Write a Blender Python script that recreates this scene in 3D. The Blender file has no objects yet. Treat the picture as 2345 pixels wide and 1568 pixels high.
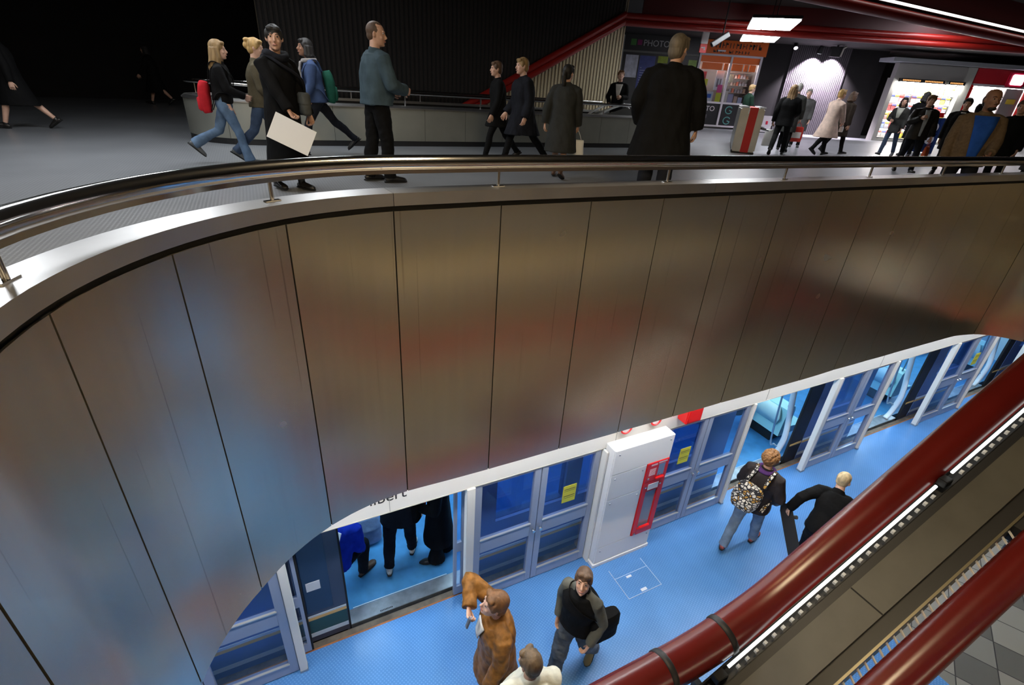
import bpy, bmesh, math, random
import numpy as np
from mathutils import Vector, Matrix

random.seed(7)
R = math.radians
S = bpy.context.scene
COL = S.collection

# ------------------------------------------------------------------ camera, world, exposure
EYE = Vector((0.0, 0.0, 1.24))
PITCH, ROLL, FPX = R(27.6), R(3.95), 1123.8
fw = Vector((0, math.cos(PITCH), -math.sin(PITCH)))
up = Vector((0, math.sin(PITCH), math.cos(PITCH)))
rt = Vector((1, 0, 0))
r2 = rt * math.cos(ROLL) + up * math.sin(ROLL)
u2 = -rt * math.sin(ROLL) + up * math.cos(ROLL)
cam_data = bpy.data.cameras.new('camera')
cam_data.sensor_width = 36.0
cam_data.sensor_fit = 'HORIZONTAL'
cam_data.lens = FPX * 36.0 / 2345.0
cam_data.clip_start = 0.02
cam_data.clip_end = 200
cam = bpy.data.objects.new('camera', cam_data)
COL.objects.link(cam)
cam.matrix_world = Matrix(((r2.x, u2.x, -fw.x, EYE.x), (r2.y, u2.y, -fw.y, EYE.y), (r2.z, u2.z, -fw.z, EYE.z), (0, 0, 0, 1)))
S.camera = cam

world = bpy.data.worlds.new('world')
S.world = world
world.use_nodes = True
world.node_tree.nodes['Background'].inputs[0].default_value = (0.6, 0.62, 0.7, 1)
world.node_tree.nodes['Background'].inputs[1].default_value = 0.006

S.view_settings.view_transform = 'Standard'
S.view_settings.look = 'None'
S.view_settings.exposure = 0.0
S.view_settings.gamma = 1.0
S.view_settings.use_curve_mapping = False
try:
    S.cycles.use_denoising = True
    S.cycles.max_bounces = 8
    S.cycles.diffuse_bounces = 3
    S.cycles.glossy_bounces = 4
    S.cycles.transparent_max_bounces = 10
    S.cycles.caustics_reflective = False
    S.cycles.caustics_refractive = False
    S.cycles.sample_clamp_indirect = 4.0
except Exception:
    pass

# ------------------------------------------------------------------ frames
AZ = R(27.75)
ZP = -4.51                                   # platform level (concourse floor is z = 0)
U = Vector((math.cos(AZ), math.sin(AZ), 0))   # along the tracks
N = Vector((-math.sin(AZ), math.cos(AZ), 0))  # across, towards the train


def P(s, n, z=0.0):
    return U * s + N * n + Vector((0, 0, z))


# ------------------------------------------------------------------ materials
MATS = {}


def mat(name, col, rough=0.6, metal=0.0, bump=0.0, bscale=40.0, var=0.0, vscale=4.0, stretch=None, emit=0.0,
        emcol=None, spec=0.5, coat=0.0, alpha=None, sheen=0.0, bdist=0.01):
    if name in MATS:
        return MATS[name]
    m = bpy.data.materials.new(name)
    m.use_nodes = True
    nt = m.node_tree
    b = nt.nodes['Principled BSDF']
    b.inputs['Base Color'].default_value = (*col, 1)
    b.inputs['Roughness'].default_value = rough
    b.inputs['Metallic'].default_value = metal
    b.inputs['Specular IOR Level'].default_value = spec
    b.inputs['Coat Weight'].default_value = coat
    if sheen:
        b.inputs['Sheen Weight'].default_value = sheen
    if emit:
        b.inputs['Emission Color'].default_value = (*(emcol or col), 1)
        b.inputs['Emission Strength'].default_value = emit
    src = None
    if bump or var:
        tc = nt.nodes.new('ShaderNodeTexCoord')
        mp = nt.nodes.new('ShaderNodeMapping')
        if stretch:
            mp.inputs['Scale'].default_value = stretch
        nt.links.new(tc.outputs['Object'], mp.inputs[0])
        src = mp.outputs[0]
    if var:
        nz = nt.nodes.new('ShaderNodeTexNoise')
        nz.inputs['Scale'].default_value = vscale
        nz.inputs['Detail'].default_value = 5
        nt.links.new(src, nz.inputs['Vector'])
        cr = nt.nodes.new('ShaderNodeMapRange')
        cr.inputs['From Min'].default_value = 0.3
        cr.inputs['From Max'].default_value = 0.7
        cr.inputs['To Min'].default_value = 1 - var
        cr.inputs['To Max'].default_value = 1 + var
        nt.links.new(nz.outputs['Fac'], cr.inputs['Value'])
        vm = nt.nodes.new('ShaderNodeVectorMath')
        vm.operation = 'SCALE'
        vm.inputs[0].default_value = col
        nt.links.new(cr.outputs[0], vm.inputs['Scale'])
        nt.links.new(vm.outputs[0], b.inputs['Base Color'])
    if bump:
        nb = nt.nodes.new('ShaderNodeTexNoise')
        nb.inputs['Scale'].default_value = bscale
        nb.inputs['Detail'].default_value = 4
        nt.links.new(src, nb.inputs['Vector'])
        bp = nt.nodes.new('ShaderNodeBump')
        bp.inputs['Strength'].default_value = bump
        bp.inputs['Distance'].default_value = bdist
        nt.links.new(nb.outputs['Fac'], bp.inputs['Height'])
        nt.links.new(bp.outputs[0], b.inputs['Normal'])
    MATS[name] = m
    return m


def emission(name, col, strength):
    if name in MATS:
        return MATS[name]
    m = bpy.data.materials.new(name)
    m.use_nodes = True
    nt = m.node_tree
    nt.nodes.clear()
    e = nt.nodes.new('ShaderNodeEmission')
    e.inputs[0].default_value = (*col, 1)
    e.inputs[1].default_value = strength
    o = nt.nodes.new('ShaderNodeOutputMaterial')
    nt.links.new(e.outputs[0], o.inputs[0])
    MATS[name] = m
    return m


def glass(name, tint, refl=0.06):
    m = bpy.data.materials.new(name)
    m.use_nodes = True
    nt = m.node_tree
    nt.nodes.clear()
    t = nt.nodes.new('ShaderNodeBsdfTransparent')
    t.inputs[0].default_value = (*tint, 1)
    g = nt.nodes.new('ShaderNodeBsdfGlossy')
    g.inputs['Roughness'].default_value = 0.04
    fr = nt.nodes.new('ShaderNodeFresnel')
    fr.inputs[0].default_value = 1.75
    mx = nt.nodes.new('ShaderNodeMixShader')
    o = nt.nodes.new('ShaderNodeOutputMaterial')
    ge = nt.nodes.new('ShaderNodeNewGeometry')
    inv = nt.nodes.new('ShaderNodeMath')
    inv.operation = 'SUBTRACT'
    inv.inputs[0].default_value = 1.0
    nt.links.new(ge.outputs['Backfacing'], inv.inputs[1])
    ml = nt.nodes.new('ShaderNodeMath')
    ml.operation = 'MULTIPLY'
    nt.links.new(fr.outputs[0], ml.inputs[0])
    nt.links.new(inv.outputs[0], ml.inputs[1])
    nt.links.new(ml.outputs[0], mx.inputs[0])
    nt.links.new(t.outputs[0], mx.inputs[1])
    nt.links.new(g.outputs[0], mx.inputs[2])
    nt.links.new(mx.outputs[0], o.inputs[0])
    MATS[name] = m
    return m


def steel_brushed(name, col, rough, aniso, streak=0.07):
    """stainless cladding, brushed upright, with faint dried streaks and small dents"""
    m = bpy.data.materials.new(name)
    m.use_nodes = True
    nt = m.node_tree
    b = nt.nodes['Principled BSDF']
    b.inputs['Metallic'].default_value = 1.0
    b.inputs['Anisotropic'].default_value = aniso
    tc = nt.nodes.new('ShaderNodeTexCoord')
    mp = nt.nodes.new('ShaderNodeMapping')
    mp.inputs['Scale'].default_value = (28, 28, 0.9)
    nt.links.new(tc.outputs['Object'], mp.inputs[0])
    nz = nt.nodes.new('ShaderNodeTexNoise')
    nz.inputs['Scale'].default_value = 1.0
    nz.inputs['Detail'].default_value = 6
    nz.inputs['Roughness'].default_value = 0.7
    nt.links.new(mp.outputs[0], nz.inputs['Vector'])
    cl = nt.nodes.new('ShaderNodeTexNoise')
    cl.inputs['Scale'].default_value = 3.0
    nt.links.new(tc.outputs['Object'], cl.inputs['Vector'])
    mr = nt.nodes.new('ShaderNodeMapRange')
    mr.inputs['From Min'].default_value = 0.25
    mr.inputs['From Max'].default_value = 0.75
    mr.inputs['To Min'].default_value = 1 - streak
    mr.inputs['To Max'].default_value = 1 + streak * 0.4
    nt.links.new(nz.outputs['Fac'], mr.inputs['Value'])
    vm = nt.nodes.new('ShaderNodeVectorMath')
    vm.operation = 'SCALE'
    vm.inputs[0].default_value = col
    mp2 = nt.nodes.new('ShaderNodeMapping')
    mp2.inputs['Scale'].default_value = (55, 55, 0.55)
    mp2.inputs['Location'].default_value = (3.1, 1.7, 0.4)
    nt.links.new(tc.outputs['Object'], mp2.inputs[0])
    n2 = nt.nodes.new('ShaderNodeTexNoise')
    n2.inputs['Scale'].default_value = 1.0
    n2.inputs['Detail'].default_value = 2
    nt.links.new(mp2.outputs[0], n2.inputs['Vector'])
    m2 = nt.nodes.new('ShaderNodeMapRange')
    m2.inputs['From Min'].default_value = 0.69
    m2.inputs['From Max'].default_value = 0.74
    m2.inputs['To Min'].default_value = 1.0
    m2.inputs['To Max'].default_value = 0.72
    nt.links.new(n2.outputs['Fac'], m2.inputs['Value'])
    mm = nt.nodes.new('ShaderNodeMath')
    mm.operation = 'MULTIPLY'
    nt.links.new(mr.outputs[0], mm.inputs[0])
    nt.links.new(m2.outputs[0], mm.inputs[1])
    nt.links.new(mm.outputs[0], vm.inputs['Scale'])
    nt.links.new(vm.outputs[0], b.inputs['Base Color'])
    rr = nt.nodes.new('ShaderNodeMapRange')
    rr.inputs['To Min'].default_value = rough * 0.97
    rr.inputs['To Max'].default_value = rough * 1.03
    nt.links.new(cl.outputs['Fac'], rr.inputs['Value'])
    nt.links.new(rr.outputs[0], b.inputs['Roughness'])
    tg = nt.nodes.new('ShaderNodeTangent')
    tg.direction_type = 'RADIAL'
    tg.axis = 'Z'
    nt.links.new(tg.outputs[0], b.inputs['Tangent'])
    b.inputs['Anisotropic Rotation'].default_value = 0.0
    MATS[name] = m
    return m


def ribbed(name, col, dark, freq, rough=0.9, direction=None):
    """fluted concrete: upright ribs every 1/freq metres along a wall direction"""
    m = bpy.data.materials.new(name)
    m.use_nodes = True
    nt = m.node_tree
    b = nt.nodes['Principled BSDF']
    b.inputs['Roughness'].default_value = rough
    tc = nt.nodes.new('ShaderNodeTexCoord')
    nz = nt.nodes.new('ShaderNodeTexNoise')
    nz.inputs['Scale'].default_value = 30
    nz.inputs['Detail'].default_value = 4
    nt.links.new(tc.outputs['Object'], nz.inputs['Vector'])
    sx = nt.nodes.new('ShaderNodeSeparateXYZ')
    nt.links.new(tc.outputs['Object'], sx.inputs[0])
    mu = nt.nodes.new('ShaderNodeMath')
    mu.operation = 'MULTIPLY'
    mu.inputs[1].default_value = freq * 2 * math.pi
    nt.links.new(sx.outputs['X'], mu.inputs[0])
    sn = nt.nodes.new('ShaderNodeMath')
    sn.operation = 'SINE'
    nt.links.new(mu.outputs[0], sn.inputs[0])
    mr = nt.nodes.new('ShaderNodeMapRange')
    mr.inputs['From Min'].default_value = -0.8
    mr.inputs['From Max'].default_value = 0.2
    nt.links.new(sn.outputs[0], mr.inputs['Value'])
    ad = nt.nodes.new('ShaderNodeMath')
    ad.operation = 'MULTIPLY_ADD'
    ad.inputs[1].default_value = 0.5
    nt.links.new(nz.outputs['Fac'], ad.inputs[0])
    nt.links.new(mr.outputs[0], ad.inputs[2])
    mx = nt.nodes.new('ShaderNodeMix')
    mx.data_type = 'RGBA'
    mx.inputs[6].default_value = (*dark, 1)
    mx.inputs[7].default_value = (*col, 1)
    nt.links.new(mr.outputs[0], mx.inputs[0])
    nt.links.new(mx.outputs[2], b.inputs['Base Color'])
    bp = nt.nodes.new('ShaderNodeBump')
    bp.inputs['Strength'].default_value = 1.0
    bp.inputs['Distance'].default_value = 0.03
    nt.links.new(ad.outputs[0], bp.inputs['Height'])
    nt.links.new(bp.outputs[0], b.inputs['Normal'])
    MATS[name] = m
    return m


def studded(name, col, col2, rough, freq, rot=0.0, var=0.12):
    """studded rubber floor laid in square tiles"""
    m = bpy.data.materials.new(name)
    m.use_nodes = True
    nt = m.node_tree
    b = nt.nodes['Principled BSDF']
    b.inputs['Roughness'].default_value = rough
    tc = nt.nodes.new('ShaderNodeTexCoord')
    mp = nt.nodes.new('ShaderNodeMapping')
    mp.inputs['Rotation'].default_value = (0, 0, -rot)
    nt.links.new(tc.outputs['Object'], mp.inputs[0])
    sx = nt.nodes.new('ShaderNodeSeparateXYZ')
    nt.links.new(mp.outputs[0], sx.inputs[0])
    outs = []
    for ax in ('X', 'Y'):
        mu = nt.nodes.new('ShaderNodeMath')
        mu.operation = 'MULTIPLY'
        mu.inputs[1].default_value = freq * 2 * math.pi
        nt.links.new(sx.outputs[ax], mu.inputs[0])
        sn = nt.nodes.new('ShaderNodeMath')
        sn.operation = 'SINE'
        nt.links.new(mu.outputs[0], sn.inputs[0])
        outs.append(sn.outputs[0])
    ad = nt.nodes.new('ShaderNodeMath')
    nt.links.new(outs[0], ad.inputs[0])
    nt.links.new(outs[1], ad.inputs[1])
    mr = nt.nodes.new('ShaderNodeMapRange')
    mr.inputs['From Min'].default_value = 0.2
    mr.inputs['From Max'].default_value = 0.9
    nt.links.new(ad.outputs[0], mr.inputs['Value'])
    nz = nt.nodes.new('ShaderNodeTexNoise')
    nz.inputs['Scale'].default_value = 0.9
    nz.inputs['Detail'].default_value = 6
    nt.links.new(tc.outputs['Object'], nz.inputs['Vector'])
    mr2 = nt.nodes.new('ShaderNodeMapRange')
    mr2.inputs['From Min'].default_value = 0.3
    mr2.inputs['From Max'].default_value = 0.7
    mr2.inputs['To Min'].default_value = 1 - var
    mr2.inputs['To Max'].default_value = 1 + var
    nt.links.new(nz.outputs['Fac'], mr2.inputs['Value'])
    mx = nt.nodes.new('ShaderNodeMix')
    mx.data_type = 'RGBA'
    mx.inputs[6].default_value = (*col, 1)
    mx.inputs[7].default_value = (*col2, 1)
    nt.links.new(mr.outputs[0], mx.inputs[0])
    vm = nt.nodes.new('ShaderNodeVectorMath')
    vm.operation = 'SCALE'
    nt.links.new(mx.outputs[2], vm.inputs[0])
    nt.links.new(mr2.outputs[0], vm.inputs['Scale'])
    nt.links.new(vm.outputs[0], b.inputs['Base Color'])
    bp = nt.nodes.new('ShaderNodeBump')
    bp.inputs['Strength'].default_value = 0.5
    bp.inputs['Distance'].default_value = 0.002
    nt.links.new(mr.outputs[0], bp.inputs['Height'])
    nt.links.new(bp.outputs[0], b.inputs['Normal'])
    MATS[name] = m
    return m


def tiled(name, cols, size, rot, rough=0.35):
    """hall floor of square tiles in mixed greys with dark joints"""
    m = bpy.data.materials.new(name)
    m.use_nodes = True
    nt = m.node_tree
    b = nt.nodes['Principled BSDF']
    b.inputs['Roughness'].default_value = rough
    tc = nt.nodes.new('ShaderNodeTexCoord')
    mp = nt.nodes.new('ShaderNodeMapping')
    mp.inputs['Rotation'].default_value = (0, 0, -rot)
    mp.inputs['Scale'].default_value = (1 / size, 1 / size, 1)
    nt.links.new(tc.outputs['Object'], mp.inputs[0])
    fl = nt.nodes.new('ShaderNodeVectorMath')
    fl.operation = 'FLOOR'
    nt.links.new(mp.outputs[0], fl.inputs[0])
    wn = nt.nodes.new('ShaderNodeTexWhiteNoise')
    wn.noise_dimensions = '2D'
    nt.links.new(fl.outputs[0], wn.inputs['Vector'])
    cr = nt.nodes.new('ShaderNodeValToRGB')
    cr.color_ramp.interpolation = 'CONSTANT'
    cr.color_ramp.elements[0].color = (*cols[0], 1)
    cr.color_ramp.elements[1].position = 0.42
    cr.color_ramp.elements[1].color = (*cols[1], 1)
    e = cr.color_ramp.elements.new(0.72)
    e.color = (*cols[2], 1)
    nt.links.new(wn.outputs['Value'], cr.inputs[0])
    fr = nt.nodes.new('ShaderNodeVectorMath')
    fr.operation = 'FRACTION'
    nt.links.new(mp.outputs[0], fr.inputs[0])
    sx = nt.nodes.new('ShaderNodeSeparateXYZ')
    nt.links.new(fr.outputs[0], sx.inputs[0])
    mn = nt.nodes.new('ShaderNodeMath')
    mn.operation = 'MINIMUM'
    nt.links.new(sx.outputs['X'], mn.inputs[0])
    nt.links.new(sx.outputs['Y'], mn.inputs[1])
    gt = nt.nodes.new('ShaderNodeMath')
    gt.operation = 'GREATER_THAN'
    gt.inputs[1].default_value = 0.03
    nt.links.new(mn.outputs[0], gt.inputs[0])
    mx = nt.nodes.new('ShaderNodeMix')
    mx.data_type = 'RGBA'
    mx.inputs[6].default_value = (0.03, 0.03, 0.03, 1)
    nt.links.new(gt.outputs[0], mx.inputs[0])
    nt.links.new(cr.outputs[0], mx.inputs[7])
    nt.links.new(mx.outputs[2], b.inputs['Base Color'])
    MATS[name] = m
    return m


def leopard(name, base, dark, spot, scale):
    m = bpy.data.materials.new(name)
    m.use_nodes = True
    nt = m.node_tree
    b = nt.nodes['Principled BSDF']
    b.inputs['Roughness'].default_value = 0.8
    tc = nt.nodes.new('ShaderNodeTexCoord')
    vo = nt.nodes.new('ShaderNodeTexVoronoi')
    vo.feature = 'DISTANCE_TO_EDGE'
    vo.inputs['Scale'].default_value = scale
    nt.links.new(tc.outputs['Object'], vo.inputs['Vector'])
    gt = nt.nodes.new('ShaderNodeMath')
    gt.operation = 'GREATER_THAN'
    gt.inputs[1].default_value = 0.12
    nt.links.new(vo.outputs['Distance'], gt.inputs[0])
    v2 = nt.nodes.new('ShaderNodeTexVoronoi')
    v2.inputs['Scale'].default_value = scale
    nt.links.new(tc.outputs['Object'], v2.inputs['Vector'])
    sx = nt.nodes.new('ShaderNodeSeparateXYZ')
    nt.links.new(v2.outputs['Color'], sx.inputs[0])
    g2 = nt.nodes.new('ShaderNodeMath')
    g2.operation = 'GREATER_THAN'
    g2.inputs[1].default_value = 0.8
    nt.links.new(sx.outputs['X'], g2.inputs[0])
    m1 = nt.nodes.new('ShaderNodeMix')
    m1.data_type = 'RGBA'
    m1.inputs[6].default_value = (*base, 1)
    m1.inputs[7].default_value = (*spot, 1)
    nt.links.new(g2.outputs[0], m1.inputs[0])
    mx = nt.nodes.new('ShaderNodeMix')
    mx.data_type = 'RGBA'
    mx.inputs[6].default_value = (*dark, 1)
    nt.links.new(gt.outputs[0], mx.inputs[0])
    nt.links.new(m1.outputs[2], mx.inputs[7])
    nt.links.new(mx.outputs[2], b.inputs['Base Color'])
    MATS[name] = m
    return m


# ------------------------------------------------------------------ mesh building
class MB:
    def __init__(self):
        self.v, self.f = [], []

    def add(self, vs, fs):
        k = len(self.v)
        self.v += [tuple(p) for p in vs]
        self.f += [tuple(i + k for i in f) for f in fs]
        return self

    def box(self, x0, x1, y0, y1, z0, z1, bev=0.0, rot=None):
        if bev:
            bm = bmesh.new()
            bmesh.ops.create_cube(bm, size=1)
            bmesh.ops.scale(bm, vec=(x1 - x0, y1 - y0, z1 - z0), verts=bm.verts)
            bmesh.ops.bevel(bm, geom=bm.edges[:], offset=bev, segments=2, affect='EDGES')
            c = Vector(((x0 + x1) / 2, (y0 + y1) / 2, (z0 + z1) / 2))
            bm.verts.index_update()
            vs = [(rot @ v.co if rot else v.co) + c for v in bm.verts]
            fs = [[v.index for v in f.verts] for f in bm.faces]
            bm.free()
            return self.add(vs, fs)
        vs = [(x, y, z) for z in (z0, z1) for y in (y0, y1) for x in (x0, x1)]
        if rot:
            c = Vector(((x0 + x1) / 2, (y0 + y1) / 2, (z0 + z1) / 2))
            vs = [rot @ (Vector(p) - c) + c for p in vs]
        return self.add(vs, [(0, 2, 3, 1), (4, 5, 7, 6), (0, 1, 5, 4), (2, 6, 7, 3), (0, 4, 6, 2), (1, 3, 7, 5)])

    def quad(self, a, b, c, d):
        return self.add([a, b, c, d], [(0, 1, 2, 3)])

    def prism(self, poly, z0, z1):
        n = len(poly)
        vs = [(x, y, z0) for x, y in poly] + [(x, y, z1) for x, y in poly]
        fs = [tuple(range(n - 1, -1, -1)), tuple(range(n, 2 * n))]
        fs += [(i, (i + 1) % n, n + (i + 1) % n, n + i) for i in range(n)]
        return self.add(vs, fs)

    def prism_y(self, poly, y0, y1):
        """outline in x, z pushed along y"""
        n = len(poly)
        vs = [(x, y0, z) for x, z in poly] + [(x, y1, z) for x, z in poly]
        fs = [tuple(range(n)), tuple(range(2 * n - 1, n - 1, -1))]
        fs += [(i, n + i, n + (i + 1) % n, (i + 1) % n) for i in range(n)]
        return self.add(vs, fs)

    def loft(self, pts, radii, seg=14, side=None, cap=True, power=2.0):
        """ring sections along a path; radii are (across, deep); side = the across direction"""
        pts = [Vector(p) for p in pts]
        n = len(pts)
        k = len(self.v)
        last = None
        for i in range(n):
            t = pts[min(i + 1, n - 1)] - pts[max(i - 1, 0)]
            t = t.normalized() if t.length > 1e-9 else Vector((0, 0, 1))
            sd = side[i] if isinstance(side, list) else side
            if sd is None:
                sd = last if last is not None else (Vector((1, 0, 0)) if abs(t.x) < 0.9 else Vector((0, 1, 0)))
            x = Vector(sd) - t * t.dot(Vector(sd))
            if x.length < 1e-6:
                x = last if last is not None else t.orthogonal()
            x = x.normalized()
            last = x
            y = t.cross(x)
            ra, rb = radii[i] if isinstance(radii[i], (tuple, list)) else (radii[i], radii[i])
            for j in range(seg):
                a = 2 * math.pi * j / seg
                ca, sa = math.cos(a), math.sin(a)
                if power != 2.0:
                    ca = math.copysign(abs(ca) ** (2 / power), ca)
                    sa = math.copysign(abs(sa) ** (2 / power), sa)
                self.v.append(tuple(pts[i] + x * (ra * ca) + y * (rb * sa)))
        for i in range(n - 1):
            for j in range(seg):
                a, b = k + i * seg + j, k + i * seg + (j + 1) % seg
                self.f.append((a, b, b + seg, a + seg))
        if cap:
            self.f.append(tuple(k + j for j in range(seg - 1, -1, -1)))
            self.f.append(tuple(k + (n - 1) * seg + j for j in range(seg)))
        return self

    def tube(self, pts, r, seg=12, cap=True):
        return self.loft(pts, [r] * len(pts), seg=seg, cap=cap)

    def ball(self, c, r, seg=14, rings=9, rot=None):
        rx, ry, rz = r if isinstance(r, (tuple, list)) else (r, r, r)
        k = len(self.v)
        c = Vector(c)

        def w(p):
            p = Vector(p)
            return tuple((rot @ p if rot else p) + c)
        self.v.append(w((0, 0, -rz)))
        for i in range(1, rings):
            a = math.pi * i / rings - math.pi / 2
            for j in range(seg):
                b = 2 * math.pi * j / seg
                self.v.append(w((rx * math.cos(a) * math.cos(b), ry * math.cos(a) * math.sin(b), rz * math.sin(a))))
        self.v.append(w((0, 0, rz)))
        top = len(self.v) - 1
        for j in range(seg):
            self.f.append((k, k + 1 + (j + 1) % seg, k + 1 + j))
            self.f.append((top, top - seg + j, top - seg + (j + 1) % seg))
        for i in range(rings - 2):
            for j in range(seg):
                a, b = k + 1 + i * seg + j, k + 1 + i * seg + (j + 1) % seg
                self.f.append((a, b, b + seg, a + seg))
        return self

    def mesh(self, name):
        me = bpy.data.meshes.new(name)
        me.from_pydata(self.v, [], self.f)
        me.update()
        return me

    def to(self, name, material, parent=None, smooth=False, flat_angle=None):
        me = self.mesh(name)
        bm = bmesh.new()
        bm.from_mesh(me)
        bmesh.ops.recalc_face_normals(bm, faces=bm.faces)
        bm.to_mesh(me)
        bm.free()
        return link(name, me, material, parent, smooth, flat_angle)


def link(name, me, material, parent=None, smooth=False, flat_angle=None):
    o = bpy.data.objects.new(name, me)
    COL.objects.link(o)
    if material is not None:
        me.materials.append(material)
    if smooth:
        me.polygons.foreach_set('use_smooth', [True] * len(me.polygons))
        if flat_angle:
            me.set_sharp_from_angle(angle=R(flat_angle))
    if parent is not None:
        o.parent = parent
    return o


def tag(o, label=None, cat=None, group=None, kind=None):
    if label:
        o['label'] = label
    if cat:
        o['category'] = cat
    if group:
        o['group'] = group
    if kind:
        o['kind'] = kind
    return o


def thing(name, label, cat, loc=(0, 0, 0), rz=0.0, group=None):
    o = bpy.data.objects.new(name, None)
    o.empty_display_size = 0.2
    COL.objects.link(o)
    o.location = loc
    o.rotation_euler = (0, 0, rz)
    return tag(o, label, cat, group)


def struct(o):
    o['kind'] = 'structure'
    return o


def copy_tree(o, loc=None, rz=None, label=None):
    c = o.copy()
    COL.objects.link(c)
    if loc is not None:
        c.location = loc
    if rz is not None:
        c.rotation_euler = (0, 0, rz)
    if label:
        c['label'] = label
    for ch in list(o.children):
        d = copy_tree(ch)
        d.parent = c
    return c


def text_mesh(name, body, size, material, parent, loc, rot, depth=0.004, align='LEFT', smooth=False):
    cu = bpy.data.curves.new(name, 'FONT')
    cu.body = body
    cu.size = size
    cu.extrude = depth
    cu.align_x = align
    t = bpy.data.objects.new(name, cu)
    COL.objects.link(t)
    dg = bpy.context.evaluated_depsgraph_get()
    me = bpy.data.meshes.new_from_object(t.evaluated_get(dg))
    bpy.data.objects.remove(t)
    o = link(name, me, material, parent)
    o.location = loc
    o.rotation_euler = rot
    return o


def plate(name, loops, z0, z1, material):
    """horizontal slab whose first loop is the outline and the others are holes"""
    cu = bpy.data.curves.new(name, 'CURVE')
    cu.dimensions = '2D'
    cu.fill_mode = 'BOTH'
    for lp in loops:
        sp = cu.splines.new('POLY')
        sp.points.add(len(lp) - 1)
        for i, (x, y) in enumerate(lp):
            sp.points[i].co = (x, y, 0, 1)
        sp.use_cyclic_u = True
    cu.extrude = (z1 - z0) / 2
    t = bpy.data.objects.new(name, cu)
    COL.objects.link(t)
    dg = bpy.context.evaluated_depsgraph_get()
    me = bpy.data.meshes.new_from_object(t.evaluated_get(dg))
    bpy.data.objects.remove(t)
    me.transform(Matrix.Translation((0, 0, (z0 + z1) / 2)))
    me.materials.clear()
    return link(name, me, material)


def smooth_path(pts, per=6):
    """Catmull-Rom through the points"""
    out = []
    p = [Vector(q) for q in pts]
    n = len(p)
    for i in range(n - 1):
        a, b, c, d = p[max(i - 1, 0)], p[i], p[i + 1], p[min(i + 2, n - 1)]
        for k in range(per):
            t = k / per
            out.append(0.5 * ((2 * b) + (c - a) * t + (2 * a - 5 * b + 4 * c - d) * t * t + (3 * b - a - 3 * c + d) * t ** 3))
    out.append(p[-1])
    return out


def resample(pts, step):
    pts = [Vector(q) for q in pts]
    L = [0.0]
    for a, b in zip(pts, pts[1:]):
        L.append(L[-1] + (b - a).length)
    n = max(2, int(round(L[-1] / step)) + 1)
    return [at_len(pts, L, L[-1] * i / (n - 1)) for i in range(n)]


def lengths(pts):
    L = [0.0]
    for a, b in zip(pts, pts[1:]):
        L.append(L[-1] + (b - a).length)
    return L


def at_len(pts, L, d):
    d = min(max(d, 0.0), L[-1])
    for i in range(len(L) - 1):
        if d <= L[i + 1] + 1e-9:
            t = (d - L[i]) / max(L[i + 1] - L[i], 1e-9)
            return pts[i].lerp(pts[i + 1], t)
    return pts[-1].copy()


def normals2d(pts):
    """horizontal normals to the right of the walking direction"""
    out = []
    n = len(pts)
    for i in range(n):
        t = pts[min(i + 1, n - 1)] - pts[max(i - 1, 0)]
        v = Vector((t.y, -t.x, 0))
        out.append(v.normalized())
    return out


def sweep(pts, profile, nrm=None, closed=False):
    """profile of (offset to the right, height) pairs swept along a horizontal path"""
    nrm = nrm or normals2d(pts)
    mb = MB()
    m = len(profile)
    for p, q in zip(pts, nrm):
        for o, z in profile:
            mb.v.append((p.x + q.x * o, p.y + q.y * o, z))
    n = len(pts)
    rng = range(n) if closed else range(n - 1)
    for i in rng:
        for j in range(m):
            a, b = i * m + j, i * m + (j + 1) % m
            c, d = ((i + 1) % n) * m + (j + 1) % m, ((i + 1) % n) * m + j
            mb.f.append((a, b, c, d))
    if not closed:
        mb.f.append(tuple(range(m)))
        mb.f.append(tuple((n - 1) * m + j for j in range(m - 1, -1, -1)))
    return mb

# ------------------------------------------------------------------ palette
glass('door_glass', (0.80, 0.88, 1.0))
glass('clear_glass', (0.85, 0.88, 0.9))
steel_brushed('cladding_steel', (0.80, 0.73, 0.58), 0.27, 0.6)
M_STEEL = mat('coping_steel', (0.68, 0.67, 0.66), 0.33, 1.0, var=0.10, vscale=3)
M_RAIL = mat('polished_rail', (0.72, 0.71, 0.70), 0.13, 1.0)
M_FAR = mat('balustrade_steel', (0.42, 0.42, 0.36), 0.42, 0.75, var=0.15, vscale=1.2)
M_BLACK = mat('black_gap', (0.006, 0.006, 0.006), 0.8)
M_DARK = mat('dark_metal', (0.02, 0.02, 0.021), 0.5, 0.3)
M_RED = mat('red_enamel', (0.12, 0.009, 0.007), 0.27, 0.0, var=0.12, vscale=2)
M_MAROON = mat('maroon_panel', (0.07, 0.005, 0.005), 0.5)
M_WHITE = mat('white_paint', (0.90, 0.87, 0.81), 0.45)
M_CAB = mat('cabinet_white', (0.93, 0.92, 0.92), 0.35)
M_DOOR = mat('door_bluegrey', (0.40, 0.44, 0.55), 0.35, 0.15)
M_NAVY = mat('train_navy', (0.045, 0.052, 0.085), 0.35)
M_TBLUE = mat('train_blue', (0.10, 0.155, 0.34), 0.3)
M_SILL = mat('sill_metal', (0.42, 0.46, 0.5), 0.4, 0.8, var=0.2, vscale=9)
M_SIGNRED = mat('sign_red', (0.75, 0.012, 0.012), 0.35)
M_CRIMSON = mat('crimson_frame', (0.62, 0.01, 0.05), 0.35)
M_YELLOW = mat('notice_yellow', (0.80, 0.74, 0.05), 0.5)
M_INK = mat('ink', (0.02, 0.02, 0.02), 0.6)
M_PAPER = mat('paper_white', (0.85, 0.86, 0.88), 0.6)
M_DECK = mat('canopy_deck', (0.075, 0.072, 0.062), 0.55, var=0.15, vscale=3)

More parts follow.
